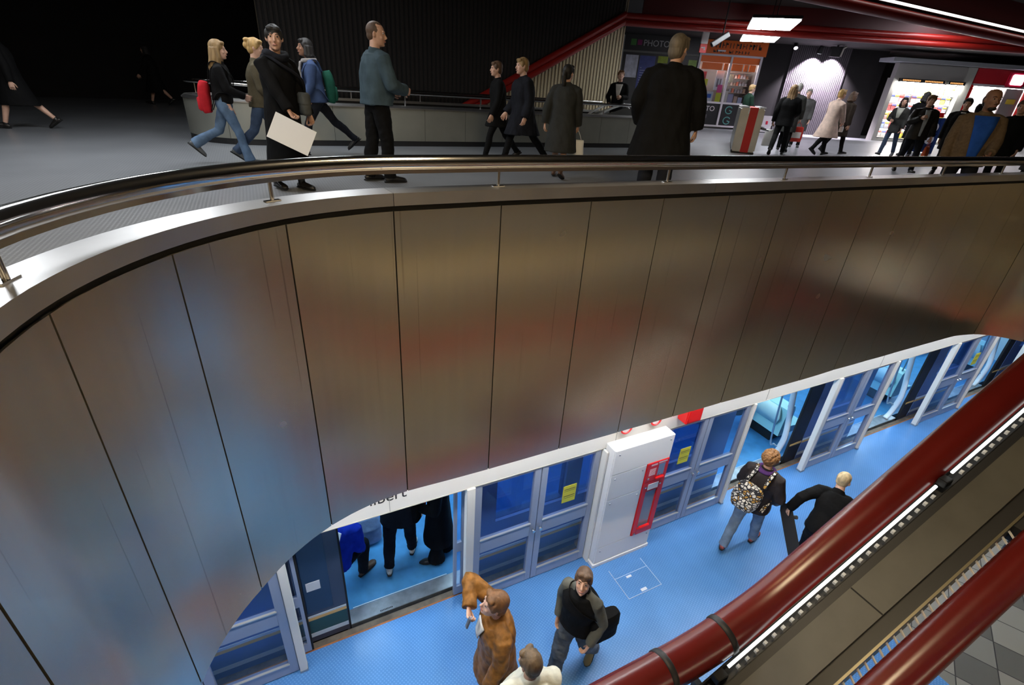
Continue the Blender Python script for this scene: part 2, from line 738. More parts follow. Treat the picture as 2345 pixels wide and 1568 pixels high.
# ------------------------------------------------------------------ the atrium opening
arc = [(0.05 + 1.24 * math.cos(R(a)), 1.35 + 1.24 * math.sin(R(a)), 0) for a in np.linspace(207, 117.5, 16)]
near_left = smooth_path([(0.30, -0.10, 0), (0.0, -0.24, 0), (-0.42, -0.20, 0), (-0.78, 0.15, 0), (-1.0, 0.55, 0), arc[0]], 5)[:-1]
line_end = P(7.5, 2.43)
right_arc = smooth_path([tuple(line_end), (5.82, 5.73, 0), (6.06, 5.72, 0), (6.32, 5.60, 0), (6.55, 5.36, 0),
                         (6.68, 5.0, 0), (6.66, 4.3, 0)], 4)
OPEN = [Vector(p) for p in near_left[14:]] + [Vector(p) for p in arc] + [P(s, 2.43) for s in np.linspace(1.2, 7.2, 12)] + [Vector(p) for p in right_arc]
OPEN = resample(OPEN, 0.07)
OL = lengths(OPEN)
ON = normals2d(OPEN)


def offset_path(pts, nrm, d):
    return [Vector((p.x + q.x * d, p.y + q.y * d, 0)) for p, q in zip(pts, nrm)]


def near_len(x, y):
    q = Vector((x, y, 0))
    best = (9e9, 0)
    for i in range(len(OPEN) - 1):
        e = OPEN[i + 1] - OPEN[i]
        t = min(1, max(0, (q - OPEN[i]).dot(e) / e.dot(e)))
        d_ = (OPEN[i] + e * t - q).length
        if d_ < best[0]:
            best = (d_, OL[i] + t * e.length)
    return best[1]


# the stair well further back
WA, WB = Vector((-4.65, 9.42, 0)), Vector((3.35, 14.02, 0))
wd = (WB - WA).normalized()
wn_ = Vector((-wd.y, wd.x, 0))
WELL_W = 2.5
wc = WA + wn_ * (WELL_W / 2)
warc = [wc + (-wn_ * math.cos(R(a)) - wd * math.sin(R(a))) * (WELL_W / 2) for a in np.linspace(180, 0, 22)]
WELL = [WB + wn_ * WELL_W] + warc + [WB]
WELL = resample(WELL, 0.14)
WELL_N = normals2d(WELL)          # right of walking direction points into the well? checked below
if (wc - WELL[len(WELL) // 2]).dot(WELL_N[len(WELL) // 2]) < 0:
    WELL_N = [-v for v in WELL_N]

# ------------------------------------------------------------------ structure
M_CFLOOR = studded('concourse_rubber', (0.21, 0.22, 0.235), (0.30, 0.31, 0.33), 0.30, 30, rot=AZ)
M_BLUE = studded('platform_rubber', (0.085, 0.255, 0.60), (0.12, 0.32, 0.68), 0.24, 34, rot=AZ, var=0.16)
M_TILE = tiled('hall_tiles', ((0.25, 0.245, 0.22), (0.11, 0.11, 0.10), (0.20, 0.20, 0.18)), 0.42, AZ)
M_CEIL = mat('ceiling_black', (0.018, 0.016, 0.015), 0.8)
M_WALLD = mat('wall_dark', (0.007, 0.006, 0.006), 0.9, var=0.3, vscale=1.5)
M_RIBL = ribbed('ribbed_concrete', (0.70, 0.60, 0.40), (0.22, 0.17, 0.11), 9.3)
M_RIB_UNLIT = ribbed('ribbed_concrete_unlit', (0.016, 0.012, 0.010), (0.005, 0.004, 0.0035), 9.3)  # same concrete where little light falls, that darkness put into its colour
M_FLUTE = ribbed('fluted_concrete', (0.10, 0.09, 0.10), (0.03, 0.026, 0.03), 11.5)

hole1 = [(p.x, p.y) for p in offset_path(OPEN, ON, -0.02)]
hole1 += [(6.10, 3.5), (5.6, 2.85), (4.98, 2.36), tuple(P(3.0, -0.26).xy), (0.30, -0.10), (0.0, -0.24), (-0.42, -0.20)]
hole2 = [(p.x, p.y) for p in WELL]
outline = [(-24, -7), (34, -7), (34, 30), (-24, 30)]
struct(plate('floor_concourse', [outline, hole1, hole2], -0.32, 0.0, M_CFLOOR))
hole3 = [(p.x, p.y) for p in offset_path(OPEN, ON, -0.10)] + [(6.20, 3.45), (5.67, 2.75), (5.02, 2.24), tuple(P(3.0, -0.36).xy), (0.30, -0.20), (0.0, -0.34), (-0.46, -0.30)]
pl_out = [tuple(P(-8, -7).xy), tuple(P(24, -7).xy), tuple(P(24, 3.66).xy), tuple(P(-8, 3.66).xy)]
struct(plate('ceiling_platform', [pl_out, hole3], -1.06, -0.96, mat('soffit', (0.55, 0.55, 0.55), 0.7)))


def wall_box(name, s0, s1, n0, n1, z0, z1, material):
    r = MB().box(s0, s1, n0, n1, z0, z1).to(name, material)
    r.rotation_euler = (0, 0, AZ)
    return struct(r)


fb = MB().prism([(-8, 1.35), (6.2, -1.2), (6.2, 1.35), (-8, 1.35)][:0] or [(-8, -1.2), (6.2, -1.2), (6.2, 1.35), (24, 1.35), (24, 3.77), (-8, 3.77)], ZP - 0.3, ZP).to('floor_platform', M_BLUE)
fb.rotation_euler = (0, 0, AZ)
struct(fb)
ft = MB().prism([(-8, -7), (24, -7), (24, 1.35), (6.2, 1.35), (6.2, -1.2), (-8, -1.2)], ZP - 0.3, ZP).to('floor_hall', M_TILE)
ft.rotation_euler = (0, 0, AZ)
struct(ft)
wall_box('floor_trackbed', -8, 24, 3.86, 7.0, ZP - 1.1, ZP - 1.0, M_BLACK)
wall_box('wall_hall', -8, 24, -7.2, -7.0, ZP, -0.3, ribbed('ribbed_concrete_hall', (0.55, 0.46, 0.30), (0.2, 0.16, 0.1), 9.3))
nb = smooth_path([(6.66, 4.3, 0), (6.10, 3.5, 0), (5.6, 2.85, 0), (4.98, 2.36, 0), tuple(P(3.0, -0.26)), (0.30, -0.10, 0), (0.0, -0.24, 0), (-0.42, -0.20, 0), (-0.70, 0.06, 0)], 4)
struct(sweep(nb, [(-0.0, -0.50), (-0.0, 0.75), (-0.14, 0.75), (-0.14, -0.50)]).to('wall_landing', mat('landing_dark', (0.09, 0.062, 0.04), 0.7, var=0.1)))
struct(sweep(nb, [(0.02, -0.86), (0.02, -0.52), (-0.14, -0.52), (-0.14, -0.86)]).to('reflector_band', mat('reflector_pale', (0.92, 0.78, 0.50), 0.8, var=0.1)))  # pale band added out of view, mirrored as the golden stripe in the panels
lp3 = MB().tube([(-1.5, -0.75, -1.95), (9.0, -0.75, -1.95)], 0.16, 16).to('reflector_pipe', mat('reflector_red', (0.55, 0.02, 0.012), 0.35), smooth=True, flat_angle=60)  # red pipe added behind the viewpoint for the reddish reflection in the steel
lp3.rotation_euler = (0, 0, AZ)
struct(lp3)
wall_box('wall_hall_left', -8.2, -8.0, -7, 3.7, ZP, -0.3, M_WALLD)
wall_box('wall_tunnel', -8, 24, 6.9, 7.1, ZP - 1.1, -0.3, M_WALLD)
# the line where the rubber meets the tiles, and the timber edge along the tracks
wall_box('trim_1', -8, 24, 3.77, 3.86, ZP - 0.06, ZP - 0.002, mat('edge_stone', (0.16, 0.13, 0.10), 0.7, var=0.35, vscale=8))
wall_box('trim_10', -8, 24, 3.765, 3.785, ZP - 0.06, ZP + 0.001, mat('edge_orange', (0.38, 0.14, 0.05), 0.7, var=0.4, vscale=6))

struct(MB().box(-24, 34, -7, 30, 3.62, 3.8).to('ceiling', M_CEIL))
wl = MB().box(-0.15, 0.15, -2, 22, 0, 3.62).to('wall_left', M_WALLD)
wl.location = (-21, 11, 0)
wl.rotation_euler = (0, 0, R(-42))
struct(wl)
struct(MB().box(-12, 3.6, 28.6, 28.9, 0, 3.62).to('wall_back_dark', M_WALLD))
struct(MB().box(-24, 34, -7.2, -7, 0, 3.62).to('wall_rear', mat('wall_rear_paint', (0.30, 0.24, 0.17), 0.8)))
struct(MB().box(33.8, 34, -7, 30, 0, 3.62).to('wall_right', M_WALLD))
struct(MB().box(10.45, 16.05, 26.1, 26.4, 0, 3.62).to('wall_far', M_WALLD))
fl = MB().box(0, 2.6, -0.05, 0, 0, 3.62).to('wall_fluted', M_FLUTE)
fl.location = (11.75, 26.1, 0)
struct(fl)
struct(MB().box(3.6, 34, 29.4, 29.6, 0, 3.62).to('wall_end', M_WALLD))

# wall of the stair well: ribbed concrete under a sloping bulkhead coloured as unlit concrete with a red lip
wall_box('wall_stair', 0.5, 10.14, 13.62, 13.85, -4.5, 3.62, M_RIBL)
SL = (3.22 - 0.62) / (9.86 - 4.9)


def zl(s):
    return 0.62 + (s - 4.9) * SL


bulk = MB().prism_y([(0.5, zl(0.5)), (9.86, 3.22), (9.86, 3.62), (0.5, 3.62)], 13.36, 13.50).to('wall_bulkhead', M_RIB_UNLIT)
bulk.rotation_euler = (0, 0, AZ)
struct(bulk)
lip = MB()
for off in (0.075, 0.245):
    lip.tube([(s, 13.32, zl(s) - 0.32 + off + 0.02) for s in (1.0, 9.86)], 0.082, 14)
lip.box(1.0, 9.86, 13.36, 13.5, -1.9, -1.6)
lip.v = lip.v[:-8]
lip.f = lip.f[:-6]
M_REDT = mat('red_lip', (0.27, 0.014, 0.010), 0.32)
lp = lip.to('trim_2', M_REDT, smooth=True, flat_angle=60)
lp.rotation_euler = (0, 0, AZ)
struct(lp)
# the same lip carried on level along the edge of the lower ceiling
corner = P(9.86, 13.32, 2.98)
lip2 = MB()
for z in (2.98, 3.14):
    lip2.tube([(corner.x, corner.y, z), (3.4, 16.45, z), (20, 16.45, z)], 0.082, 14)
struct(lip2.to('trim_3', M_REDT, smooth=True, flat_angle=60))
struct(MB().box(3.0, 20, 16.47, 16.6, 3.0, 3.62).to('wall_fascia', M_MAROON))
# nearer red lip that carries the bright tube
nl = MB().tube([(4, 7.1, 2.93), (20.9, 7.1, 2.93)], 0.10, 14).to('trim_4', M_REDT, smooth=True, flat_angle=60)
nl.rotation_euler = (0, 0, AZ)
struct(nl)
wall_box('wall_upstand', 4, 20.9, 7.16, 7.28, 3.0, 3.62, M_MAROON)
ntl = thing('fluorescent_light', 'long bright tube running above the red ceiling edge, upper corner', 'light', P(4.2, 7.0, 3.085), AZ)
MB().tube([(0, 0, 0), (16.6, 0, 0)], 0.022, 10).to('tube', emission('tube_white', (1.0, 0.95, 0.9), 2.4), ntl)
MB().box(0, 16.6, 0.03, 0.13, -0.02, 0.03).to('batten', M_DARK, ntl)


# ------------------------------------------------------------------ curved parapet in front
def parapet(name, label, pts, nrm, seams, bottoms, top, core_z, cop, panel_mat, cop_mat, core_mat, joints):
    L = lengths(pts)
    t = thing(name, label, 'parapet', (0, 0, 0))
    dense_n = nrm

    def nr(d):
        for i in range(len(L) - 1):
            if d <= L[i + 1] + 1e-9:
                f = (d - L[i]) / max(L[i + 1] - L[i], 1e-9)
                return dense_n[i].lerp(dense_n[i + 1], f).normalized()
        return dense_n[-1]
    rnd = random.Random(3)
    for a, b, za, zb in zip(seams, seams[1:], bottoms, bottoms[1:]):
        mb = MB()
        k = 9
        bow = rnd.uniform(-0.0025, 0.0035)
        tilt = rnd.uniform(-0.002, 0.002)
        for i in range(k):
            f = i / (k - 1)
            d = a + 0.0035 + (b - a - 0.007) * f
            p, q = at_len(pts, L, d), nr(d)
            e = bow * math.sin(math.pi * f) + tilt * (f - 0.5)
            zb_ = za + (zb - za) * f
            for o, z in ((e, top), (e, zb_), (-0.006, zb_), (-0.006, top)):
                mb.v.append((p.x + q.x * o, p.y + q.y * o, z))
        for i in range(k - 1):
            for j in range(4):
                mb.f.append((i * 4 + j, i * 4 + (j + 1) % 4, (i + 1) * 4 + (j + 1) % 4, (i + 1) * 4 + j))
        mb.f.append((0, 1, 2, 3))
        mb.f.append(tuple((k - 1) * 4 + j for j in (3, 2, 1, 0)))
        mb.to('steel_panel', panel_mat, t, smooth=True, flat_angle=35)
    for d, zb_ in zip(seams, bottoms):
        d = min(max(d, 0.02), L[-1] - 0.02)
        pq = [at_len(pts, L, d + e) for e in (-0.018, 0, 0.018)]
        sweep(pq, [(-0.007, zb_ + 0.002), (-0.007, top), (-0.012, top), (-0.012, zb_ + 0.002)], [nr(d)] * 3).to('seam_backing', core_mat, t)
    sweep(pts, core_z, nrm).to('core', core_mat, t)
    cuts = [0.0] + joints + [L[-1]]
    for a, b in zip(cuts, cuts[1:]):
        ds = np.linspace(a + 0.0015, b - 0.0015, max(3, int((b - a) / 0.07)))
        pp = [at_len(pts, L, d) for d in ds]
        qq = [nr(d) for d in ds]
        sweep(pp, cop, qq).to('coping', cop_mat, t, smooth=True, flat_angle=35)
    return t


seam_xy = [(-1.16, 1.085), (-1.163, 1.572), (-0.976, 2.026), (-0.627, 2.405), (-0.116, 2.701), (0.409, 2.967), (0.908, 3.215),
           (1.429, 3.475), (1.935, 3.745), (2.421, 3.985), (2.903, 4.235)]
seam_b = [-0.985, -1.072, -1.118, -1.165, -1.198, -1.198, -1.198, -1.197, -1.196, -1.196, -1.196]
sd = [near_len(*q) for q in seam_xy]
left = []
d = sd[0] - 0.49
zb = -0.95
while d > 0.05:
    left.insert(0, (d, zb))
    d -= 0.49
left.insert(0, (0.0, zb))
right = []
d = sd[-1] + 0.545
while d < OL[-1] - 0.2:
    right.append((d, -1.185))
    d += 0.545
right.append((OL[-1], -1.185))
seams = [q[0] for q in left] + sd + [q[0] for q in right]
bots = [q[1] for q in left] + seam_b + [q[1] for q in right]
cj = near_len(-0.627, 2.405)
joints = sorted([cj + 2.15 * k for k in range(-3, 6) if 0.3 < cj + 2.15 * k < OL[-1] - 0.3])
parapet('curved_parapet', 'curved brushed steel parapet around the opening above the blue platform', OPEN, ON, seams, bots, 0.662,
        [(-0.014, -0.9), (-0.014, 0.69), (-0.115, 0.69), (-0.115, -0.9)],
        [(0.012, 0.690), (0.012, 0.750), (-0.128, 0.750), (-0.128, 0.690)], MATS['cladding_steel'], M_STEEL, M_BLACK, joints)

# handrail on the parapet
hr = thing('handrail', 'polished steel handrail on short posts along the curved parapet in front', 'handrail', (0, 0, 0))
rp = offset_path(OPEN, ON, -0.062)
mb = MB().loft([(p.x, p.y, 0.878) for p in rp], [0.035] * len(rp), seg=18)
mb.to('rail_tube', M_RAIL, hr, smooth=True)
sweep(rp, [(0.012, 0.828), (0.012, 0.848), (-0.012, 0.848), (-0.012, 0.828)], ON).to('rail_channel', M_RAIL, hr, smooth=True, flat_angle=30)
post_xy = [(-1.20, 1.06), (-1.06, 2.10), (-0.158, 2.80), (0.899, 3.33), (1.9, 3.815), (2.888, 4.30), (3.862, 4.80), (4.85, 5.32), (6.1, 5.55), (6.5, 4.6)]
for x, y in post_xy:
    i = min(range(len(rp)), key=lambda j: (rp[j].x - x) ** 2 + (rp[j].y - y) ** 2)
    p, q = rp[i], ON[i]
    rz = math.atan2(q.y, q.x)
    po = MB().tube([(0, 0, 0.752), (0, 0, 0.832)], 0.0085, 12).to('post', M_RAIL, hr, smooth=True, flat_angle=40)
    po.location = (p.x, p.y, 0)
    po.rotation_euler = (0, 0, rz)
    MB().box(-0.012, 0.012, -0.034, 0.034, 0.7502, 0.755, 0.001).to('foot_plate', M_RAIL, po)

# balustrade round the stair well
WL = lengths(WELL)
ns = int(WL[-1] / 0.88)
w_seams = [WL[-1] * i / ns for i in range(ns + 1)]
WN_OUT = [-v for v in WELL_N]
bal = parapet('stairwell_balustrade', 'low grey steel balustrade with rounded end around the stair well', WELL, WN_OUT, w_seams,
              [0.10] * (ns + 1), 0.690, [(-0.02, 0.002), (-0.02, 0.69), (-0.12, 0.69), (-0.12, 0.002)],
              [(0.02, 0.692), (0.02, 0.708), (-0.03, 0.745), (-0.16, 0.745), (-0.16, 0.692)], M_FAR, M_STEEL, M_DARK,
              [2.6 * k for k in range(1, int(WL[-1] / 2.6))])
sweep(WELL, [(-0.006, 0.002), (-0.006, 0.098), (-0.02, 0.098), (-0.02, 0.002)], WN_OUT).to('kick_plate', M_DARK, bal)
wr = offset_path(WELL, WN_OUT, -0.09)
MB().loft([(p.x, p.y, 0.965) for p in wr], [0.028] * len(wr), seg=12).to('handrail', M_RAIL, bal, smooth=True)
for k in range(int(WL[-1] / 1.65) + 1):
    p = at_len(wr, lengths(wr), 0.6 + 1.65 * k)
    MB().tube([(p.x, p.y, 0.745), (p.x, p.y, 0.94)], 0.012, 8).to('post', M_RAIL, bal, smooth=True, flat_angle=40)

# escalator in the well
esc = thing('escalator', 'escalator heads with pale curved handrails behind the low steel balustrade', 'escalator', P(0, 0, 0), AZ)
for n, s_end in ((11.75, 9.35), (12.75, 9.75)):
    h = [(s_end - 5, n, -1.75), (s_end - 1.55, n, 0.36), (s_end - 1.0, n, 0.72), (s_end - 0.45, n, 0.93), (s_end, n, 0.96), (s_end + 0.22, n, 0.88), (s_end + 0.30, n, 0.72), (s_end + 0.22, n, 0.55), (s_end, n, 0.48)]
    h = smooth_path(h, 5)
    MB().loft(h, [(0.045, 0.03)] * len(h), seg=10, side=(0, 1, 0)).to('handrail', mat('pale_rubber', (0.75, 0.77, 0.76), 0.3, 0.4), esc, smooth=True)
    MB().prism_y([(s_end - 5, -2.6), (s_end - 5, -1.8), (s_end - 1.0, 0.66), (s_end - 0.2, 0.9), (s_end + 0.2, 0.78), (s_end + 0.22, 0.5), (s_end + 0.2, 0.02), (s_end - 1.2, -0.3)],
                 n - 0.03, n + 0.03).to('side_panel', mat('smoked_panel', (0.16, 0.16, 0.15), 0.25, 0.6), esc)
stp = MB()
for k in range(9):
    s0 = 8.6 - k * 0.4
    stp.box(s0, s0 + 0.42, 11.8, 12.7, -0.25 - k * 0.22, -0.03 - k * 0.22)
stp.box(8.9, 10.0, 11.8, 12.7, -0.1, 0.0)
stp.to('steps', mat('step_metal', (0.2, 0.2, 0.2), 0.4, 0.7), esc)

# ------------------------------------------------------------------ platform edge: screen doors
def frame_root(name, label, cat, s, n, z=ZP, group=None):
    return thing(name, label, cat, P(s, n, z), AZ, group)


wall_box('wall_lintel', -8, 24, 3.60, 3.72, ZP + 1.945, -0.95, M_WHITE)
wall_box('trim_5', -8, 24, 3.596, 3.60, ZP + 1.935, ZP + 1.945, mat('trim_cream', (0.6, 0.57, 0.5), 0.4))
struct(text_mesh('trim_lettering', 'libert', 0.17, M_INK, None, P(0.47, 3.598, ZP + 2.092), (R(90), 0, AZ), 0.001))
for sj in (0.66, 3.4, 6.1, 8.9):
    wall_box('trim_6', sj, sj + 0.006, 3.597, 3.60, ZP + 1.94, -0.98, mat('joint_grey', (0.45, 0.44, 0.4), 0.6))

DW = 1.66


def platform_door(s0, label, notices, w=DW):
    t = frame_root('platform_door', label, 'door', s0, 3.61, group=None)
    half = w / 2
    for side in (0, 1):
        x0 = side * half + 0.004
        x1 = x0 + half - 0.008
        st = 0.085
        lf = MB()
        lf.box(x0, x0 + st, 0, 0.05, 0.012, 1.925, 0.004)
        lf.box(x1 - st, x1, 0, 0.05, 0.012, 1.925, 0.004)
        lf.box(x0 + st, x1 - st, 0, 0.05, 0.012, 0.17)
        lf.box(x0 + st, x1 - st, 0, 0.05, 0.845, 1.05)
        lf.box(x0 + st, x1 - st, 0, 0.05, 1.895, 1.925)
        leaf = lf.to('leaf', M_DOOR, t)
        for z0, z1 in ((0.17, 0.845), (1.05, 1.895)):
            MB().box(x0 + st, x1 - st, 0.022, 0.028, z0, z1).to('pane', MATS['door_glass'], leaf)
        bd = MB()
        for z in (0.168, 1.046):
            bd.box(x0 + st - 0.01, x1 - st + 0.01, -0.010, 0.012, z, z + 0.014)
        bd.to('glazing_bead', mat('bead_bright', (0.75, 0.73, 0.66), 0.3, 0.6), leaf)
        kx = x1 - 0.045 if side == 0 else x0 + 0.045
        MB().loft([(kx, 0.0, 0.95), (kx, -0.02, 0.95), (kx, -0.03, 0.95), (kx, -0.05, 0.95)], [0.014, 0.012, 0.024, 0.020], seg=12).to('knob', M_RAIL, leaf, smooth=True, flat_angle=50)
        if side in notices:
            c = (x0 + x1) / 2 + notices[side]
            no = MB().box(c - 0.095, c + 0.095, 0.016, 0.0205, 1.20, 1.47).to('notice', M_YELLOW, leaf)
            no['label'] = 'yellow paper notice'
            ln_ = MB()
            for z in (1.27, 1.30, 1.385, 1.41):
                ln_.box(c - 0.08, c + 0.08, 0.0145, 0.016, z, z + (0.007 if z in (1.30, 1.41) else 0.003))
            ln_.to('lettering', M_INK, leaf)
    return t


platform_door(-2.075, 'pale blue glazed double door behind the curved steel end, nearest the lower edge', {})
platform_door(1.575, 'blue-grey glazed double door beside the white emergency cabinet, with yellow notice', {1: 0.03})
platform_door(4.19, 'glazed double door partly behind the white cabinet and patterned backpack walker', {0: 0.13}, 1.66)
platform_door(7.93, 'blue-grey double door between the second and third open train doorways', {}, 1.52)
platform_door(11.55, 'farthest clear double door, small yellow notice, next to red pipe', {1: 0.03}, 1.56)
platform_door(15.2, 'last double door of the platform screen, mostly behind the red pipe', {}, 1.56)


def portal_post(s0, w, label):
    t = frame_root('portal_post', label, 'post', s0, 3.575)
    MB().box(0, w, 0, 0.085, 0, 1.943, 0.006).to('casing', M_WHITE, t)
    MB().box(-0.003, w + 0.003, -0.004, 0.088, 0, 0.03).to('base_shoe', M_SILL, t)
    return t


portal_post(-0.41, 0.075, 'narrow white post left of the nearest train doorway')
portal_post(1.475, 0.095, 'white post between nearest train doorway and glazed double door')
portal_post(5.86, 0.05, 'thin white jamb between glazed door and second train doorway')
portal_post(7.815, 0.10, 'wide white post right of the second train doorway')
portal_post(9.455, 0.05, 'thin white jamb left of the third train doorway')
portal_post(11.44, 0.10, 'wide white post right of the third train doorway')
portal_post(13.12, 0.05, 'thin white jamb before the farthest train doorway')
portal_post(15.05, 0.10, 'white post farthest along, above the red pipe')


def sliding_door(s0, w, label):
    t = frame_root('sliding_door', label, 'door', s0, 3.765)
    MB().box(0, 0.035, 0, 0.04, 0.03, 1.925).box(w - 0.035, w, 0, 0.04, 0.03, 1.925).box(0.035, w - 0.035, 0, 0.04, 0.03, 0.17).box(
        0.035, w - 0.035, 0, 0.04, 0.8, 0.95).box(0.035, w - 0.035, 0, 0.04, 1.88, 1.925).to('leaf', M_DOOR, t)
    MB().box(0.035, w - 0.035, 0.017, 0.023, 0.17, 0.8).box(0.035, w - 0.035, 0.017, 0.023, 0.95, 1.88).to('pane', MATS['door_glass'], t)
    MB().box(w, w + 0.02, 0, 0.04, 0.03, 1.925).to('rubber_edge', M_BLACK, t)
    return t


sliding_door(-0.42, 0.15, 'edge of open sliding leaf left of nearest train doorway')
sliding_door(1.40, 0.13, 'edge of open sliding leaf right of nearest train doorway')

# white cladding beside the cabinet
pc = frame_root('screen_panel', 'narrow cream wall panel between glazed door and white emergency cabinet', 'panel', 3.24, 3.62)
MB().box(0, 0.03, -0.10, 0.1, 0, 1.93, 0.004).to('casing', M_WHITE, pc)

# emergency cabinet
ec = frame_root('emergency_cabinet', 'tall white cabinet with red-framed emergency glass on the platform', 'cabinet', 3.275, 3.415)
CW = 0.925
MB().box(0, CW, 0.012, 0.185, 0.06, 2.02, 0.006).to('body', M_CAB, ec)
MB().box(-0.02, CW + 0.02, -0.01, 0.185, 0, 0.06, 0.004).to('plinth', M_CAB, ec)
for z0, z1, x1 in ((0.066, 0.36, CW), (0.366, 1.23, 0.56), (1.236, 1.64, 0.56), (1.646, 2.02, CW)):
    pn = MB().box(0.004, x1 - 0.004, 0, 0.014, z0, z1, 0.003).to('front_panel', M_CAB, ec)
    sc = MB()
    for x in (0.07, x1 - 0.06):
        sc.loft([(x, 0.002, z1 - 0.07), (x, -0.006, z1 - 0.07)], [0.014, 0.010], seg=10)
    sc.to('fastener', mat('bolt_grey', (0.35, 0.35, 0.36), 0.4, 0.8), pn)
rf = MB()
x0, x1 = 0.565, 0.92
rf.box(x0, x1, -0.012, 0.014, 1.33, 1.65, 0.004)
rf.box(x0, x0 + 0.075, -0.012, 0.014, 0.365, 1.326, 0.004)
rf.box(x1 - 0.085, x1, -0.012, 0.014, 0.365, 1.326, 0.004)
rf.box(x0 + 0.075, x1 - 0.085, -0.012, 0.014, 0.365, 0.47)
rf.box(x0 + 0.075, x1 - 0.085, -0.012, 0.014, 1.16, 1.326)
red = rf.to('call_panel', M_SIGNRED, ec)
MB().box(x0 + 0.075, x1 - 0.085, 0.008, 0.013, 0.47, 1.16).to('window', mat('grey_glass', (0.30, 0.33, 0.38), 0.12), red)
MB().box(x0 + 0.09, x1 - 0.09, -0.045, -0.012, 0.485, 0.53, 0.008).to('handle', M_SIGNRED, red)
MB().box(x0 + 0.085, x1 - 0.10, -0.018, -0.011, 1.19, 1.285).to('label_plate', M_PAPER, red)
MB().box(x0 + 0.19, x1 - 0.06, -0.0135, -0.0115, 1.40, 1.60).to('card_slot', mat('slot_blue', (0.22, 0.28, 0.42), 0.25), red)
MB().box(x0 + 0.17, x1 - 0.05, -0.04, -0.012, 1.355, 1.39, 0.006).to('grip', M_SIGNRED, red)
tx = MB()
for i in range(7):
    tx.box(x0 + 0.05, x0 + 0.155, -0.0135, -0.0115, 1.44 + i * 0.017, 1.447 + i * 0.017)
tx.box(x0 + 0.06, x0 + 0.16, -0.0135, -0.0115, 1.60, 1.625)
tx.box(x0 + 0.18, x0 + 0.32, -0.0135, -0.0115, 1.615, 1.635)
tx.to('lettering', mat('faded_white', (0.8, 0.6, 0.6), 0.5), red)
for x, z in ((x0 + 0.05, 1.40), (x0 + 0.235, 1.43), (x0 + 0.045, 1.25), (x1 - 0.07, 1.25), (x0 + 0.04, 0.40)):
    MB().loft([(x, -0.011, z), (x, -0.022, z), (x, -0.026, z)], [0.016, 0.016, 0.010], seg=12).to('lock', mat('bolt_bright', (0.7, 0.7, 0.72), 0.25, 0.9), red, smooth=True, flat_angle=40)
# red box and round signs on the lintel above
rb = frame_root('alarm_box', 'small red box hanging from the white lintel beside the cabinet', 'box', 4.36, 3.44)
MB().box(0, 0.26, 0, 0.158, 2.09, 2.34, 0.012).to('housing', M_SIGNRED, rb)
MB().box(0.03, 0.23, -0.006, 0.002, 2.12, 2.31, 0.002).to('front_plate', M_SIGNRED, rb)
for k, (sx, lab) in enumerate(((3.52, 'small round red-ringed sign on lintel above the white cabinet'), (3.98, 'second small red-ringed sign on lintel, right of the other'))):
    rs = frame_root('round_sign', lab, 'sign', sx, 3.58, ZP + 2.185)
    MB().loft([(0, 0.018, 0), (0, 0, 0)], [0.09, 0.09], seg=24).to('disc', M_PAPER, rs)
    ring = MB()
    ring.loft([(0.075 * math.cos(a), -0.004, 0.075 * math.sin(a)) for a in np.linspace(0, 2 * math.pi, 29)], [0.012] * 29, seg=6)
    ring.to('ring', M_SIGNRED, rs)
# floor hatch with pale edging
fh = frame_root('access_hatch', 'square floor hatch with pale edging set in the blue floor', 'hatch', 3.45, 2.84)
MB().box(0, 0.53, 0, 0.44, 0.0005, 0.004).to('cover', M_BLUE, fh)
ed = MB()
for a in ((-0.007, 0.537, -0.007, 0.0), (-0.007, 0.0, 0, 0.44), (0.53, 0.537, 0, 0.44), (-0.007, 0.537, 0.30, 0.306)):
    ed.box(a[0], a[1], a[2], a[3], 0.0005, 0.006)
ed.to('edging', mat('edging_pale', (0.42, 0.56, 0.75), 0.4), fh)
MB().box(0.22, 0.31, 0.012, 0.05, 0.004, 0.012).box(0.16, 0.24, 0.25, 0.28, 0.004, 0.010).to('lift_plate', mat('lift_pale', (0.7, 0.78, 0.88), 0.4), fh)

